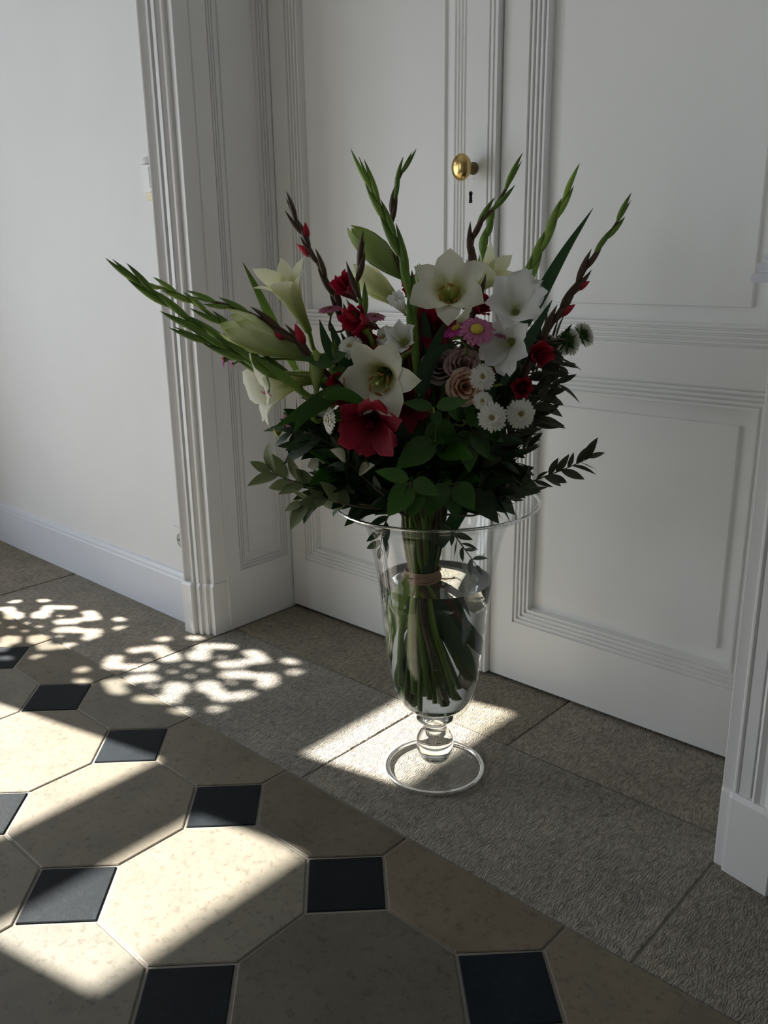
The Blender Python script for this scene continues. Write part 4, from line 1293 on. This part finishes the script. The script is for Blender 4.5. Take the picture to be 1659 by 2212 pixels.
# ------------------------------------------------------------------ broad leaves in front
leaf_set('bright green broad leaves over the front of the vase rim', [((888, 1042), (838, 1116), 50, .17, .19), ((884, 1034), (808, 1020), 34, .17, .19), ((892, 1038), (948, 1068), 36, .17, .19), ((886, 1044), (884, 1092), 22, .17, .18), ((905, 1062), (886, 1120), 36, .155, .16)])
leaf_set('broad green leaves in the dark centre, one large and lit', [((940, 952), (855, 1008), 58, .13, .16), ((942, 900), (968, 1002), 62, .11, .13), ((925, 945), (960, 955), 30, .12, .14)])
leaf_set('broad leaf twig right below the middle lily', [((936, 880), (868, 872), 28, .15, .16), ((941, 878), (1012, 868), 32, .15, .16), ((940, 886), (946, 922), 24, .15, .16)])
leaf_set('broad dark green leaves over the right front of the vase rim', [((985, 1042), (1024, 1102), 48, .12, .15), ((965, 1042), (922, 1118), 42, .13, .16), ((975, 1050), (985, 1118), 42, .12, .15), ((990, 1030), (1040, 1040), 34, .10, .12)])
leaf_set('green leaves below the white chrysanthemums', [((1020, 930), (1060, 990), 40, .12, .13), ((1010, 950), (1015, 1020), 40, .12, .14), ((1015, 930), (980, 985), 36, .11, .13), ((1030, 920), (1090, 950), 34, .11, .12), ((1015, 905), (1010, 870), 26, .12, .13)])
leaf_set('small green leaves around the peach rose', [((1000, 905), (960, 870), 30, .12, .14), ((1005, 900), (1040, 920), 28, .13, .14), ((1002, 895), (995, 850), 22, .12, .13)])
leaf_set('bright green leaves left of the middle lily', [((720, 790), (655, 770), 30, .15, .16), ((722, 792), (758, 830), 28, .14, .15), ((718, 780), (745, 760), 24, .14, .15)])

# ------------------------------------------------------------------ shadowed foliage filling the heart of the bouquet
G1 = 'leaf sprigs in the heart of the bouquet'
rc = random.Random(5)
heads = []
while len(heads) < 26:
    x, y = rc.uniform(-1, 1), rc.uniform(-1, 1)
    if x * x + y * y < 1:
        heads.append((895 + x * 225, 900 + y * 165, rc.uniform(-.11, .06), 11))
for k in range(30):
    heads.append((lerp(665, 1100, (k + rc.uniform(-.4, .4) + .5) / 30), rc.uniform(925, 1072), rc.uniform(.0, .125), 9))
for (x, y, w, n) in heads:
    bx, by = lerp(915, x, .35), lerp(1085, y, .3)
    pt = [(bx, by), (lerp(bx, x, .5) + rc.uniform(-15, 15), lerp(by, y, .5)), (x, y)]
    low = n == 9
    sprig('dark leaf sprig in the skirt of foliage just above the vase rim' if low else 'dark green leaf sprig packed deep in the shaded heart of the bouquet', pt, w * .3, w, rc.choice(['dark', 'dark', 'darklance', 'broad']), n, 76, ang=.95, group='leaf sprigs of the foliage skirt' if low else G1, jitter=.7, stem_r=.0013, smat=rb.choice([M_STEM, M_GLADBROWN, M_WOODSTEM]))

# ------------------------------------------------------------------ raffia tie and blades below it
tie = thing('raffia_tie', 'pale brown raffia tie wound round the bundle of stems inside the vase', 'tie', TIE - ZV * .012)
for k in range(7):
    mb = MB()
    zc = .004 + k * .0034 + rb.uniform(-.001, .001)
    rr = .0325 + .0022 * math.sin(k * 1.1)
    tl = rb.uniform(-.05, .05) + .05
    mb.tube([Vector((rr * math.cos(a), rr * math.sin(a), zc + rr * tl * math.sin(a + .6) + .0007 * math.sin(3 * a + k))) for a in [2 * math.pi * q / 36 for q in range(37)]], .0024, 6, caps=False)
    mb.build('strand', M_RAFFIA, tie)
mb = MB()
mb.tube([Vector((.030, .006, .012)) + UV * 0, Vector((.034, .004, .012)) + UV * .012, UV * .055 + Vector((0, 0, .006)), UV * .062 + Vector((0, 0, .008))], [.0018, .0014, .0012, .0026], 6)
mb.build('loose_end', M_RAFFIA, tie)
def wet_blade(label, path, w0, w1, width, mat):
    n = len(path)
    pts = [B(x, y, lerp(w0, w1, k / (n - 1))) for k, (x, y) in enumerate(path)]
    root = thing('sword_leaf', label, 'foliage', pts[-1])
    blade(root, pts, width * PX, mat, .15)
    return root
wet_blade('broad dark leaf sheath slanting right under the water', [(905, 1235), (950, 1330), (992, 1410), (1022, 1475)], .01, .02, 36, M_BLADE)
wet_blade('dark leaf sheath beside the broad one under the water', [(915, 1240), (965, 1310), (1005, 1390), (1025, 1440)], -.01, -.03, 28, M_BLADE)
wet_blade('pale green leaf sheath spread left under the water line', [(898, 1238), (868, 1300), (850, 1370), (842, 1425)], .02, .03, 42, M_GLADLIGHT)
wet_blade('cut brown stem end poking out right below the tie', [(915, 1240), (950, 1270), (985, 1300), (1004, 1326)], .02, .03, 14, M_WOODSTEM)
wet_blade('narrow brown leaf tip slanting right below the cut stem', [(915, 1245), (950, 1290), (985, 1330), (1008, 1355)], .02, .02, 12, M_GLADBROWN)
wet_blade('dark green leaf sheath above the tie among the stems', [(920, 1245), (925, 1200), (928, 1160), (935, 1125)], .03, .03, 26, M_BLADE)
# thick cut flower stems between the tie and the bottom of the bowl
G2 = 'thick green cut stems standing in the vase water'
for k, (x0, y0, x1, y1, w1, dark) in enumerate([(893, 1260, 872, 1478, .03, 0), (898, 1260, 900, 1492, .045, 0), (900, 1262, 930, 1502, .045, 0), (908, 1262, 952, 1480, .02, 0), (912, 1262, 975, 1500, .03, 0), (905, 1262, 915, 1470, -.02, 0), (918, 1262, 985, 1450, -.03, 0), (890, 1258, 858, 1440, .0, 1), (920, 1262, 1000, 1460, .0, 1), (903, 1262, 940, 1440, .05, 1)]):
    P = [B(x0 + 14, y0 - 130, .0), B(x0 + 6, y0 - 20, .012), B(lerp(x0, x1, .5), lerp(y0, y1, .45), w1 * .6), B(x1, y1, w1)]
    root = thing('cut_stem', 'thick %s cut stem standing in the vase water' % ('brown' if dark else 'green'), 'stem', P[-1], G2.replace('green', 'brown') if dark else G2)
    mb = MB()
    sp = spline(P, 22)
    rad = [.0052 * (1 + (.22 if i % 7 == 5 else 0)) for i in range(22)]
    mb.tube(sp, rad, 8)
    mb.build('stalk', M_GLADBROWN if dark else M_GLADLIGHT, root, base=root.location)
    mb = MB()
    mb.tube([sp[-1] - (sp[-1] - sp[-2]).normalized() * .001, sp[-1] + (sp[-1] - sp[-2]).normalized() * .0008], [.0053, .0050], 8)
    mb.build('cut_end', M_PALE, root, base=root.location)
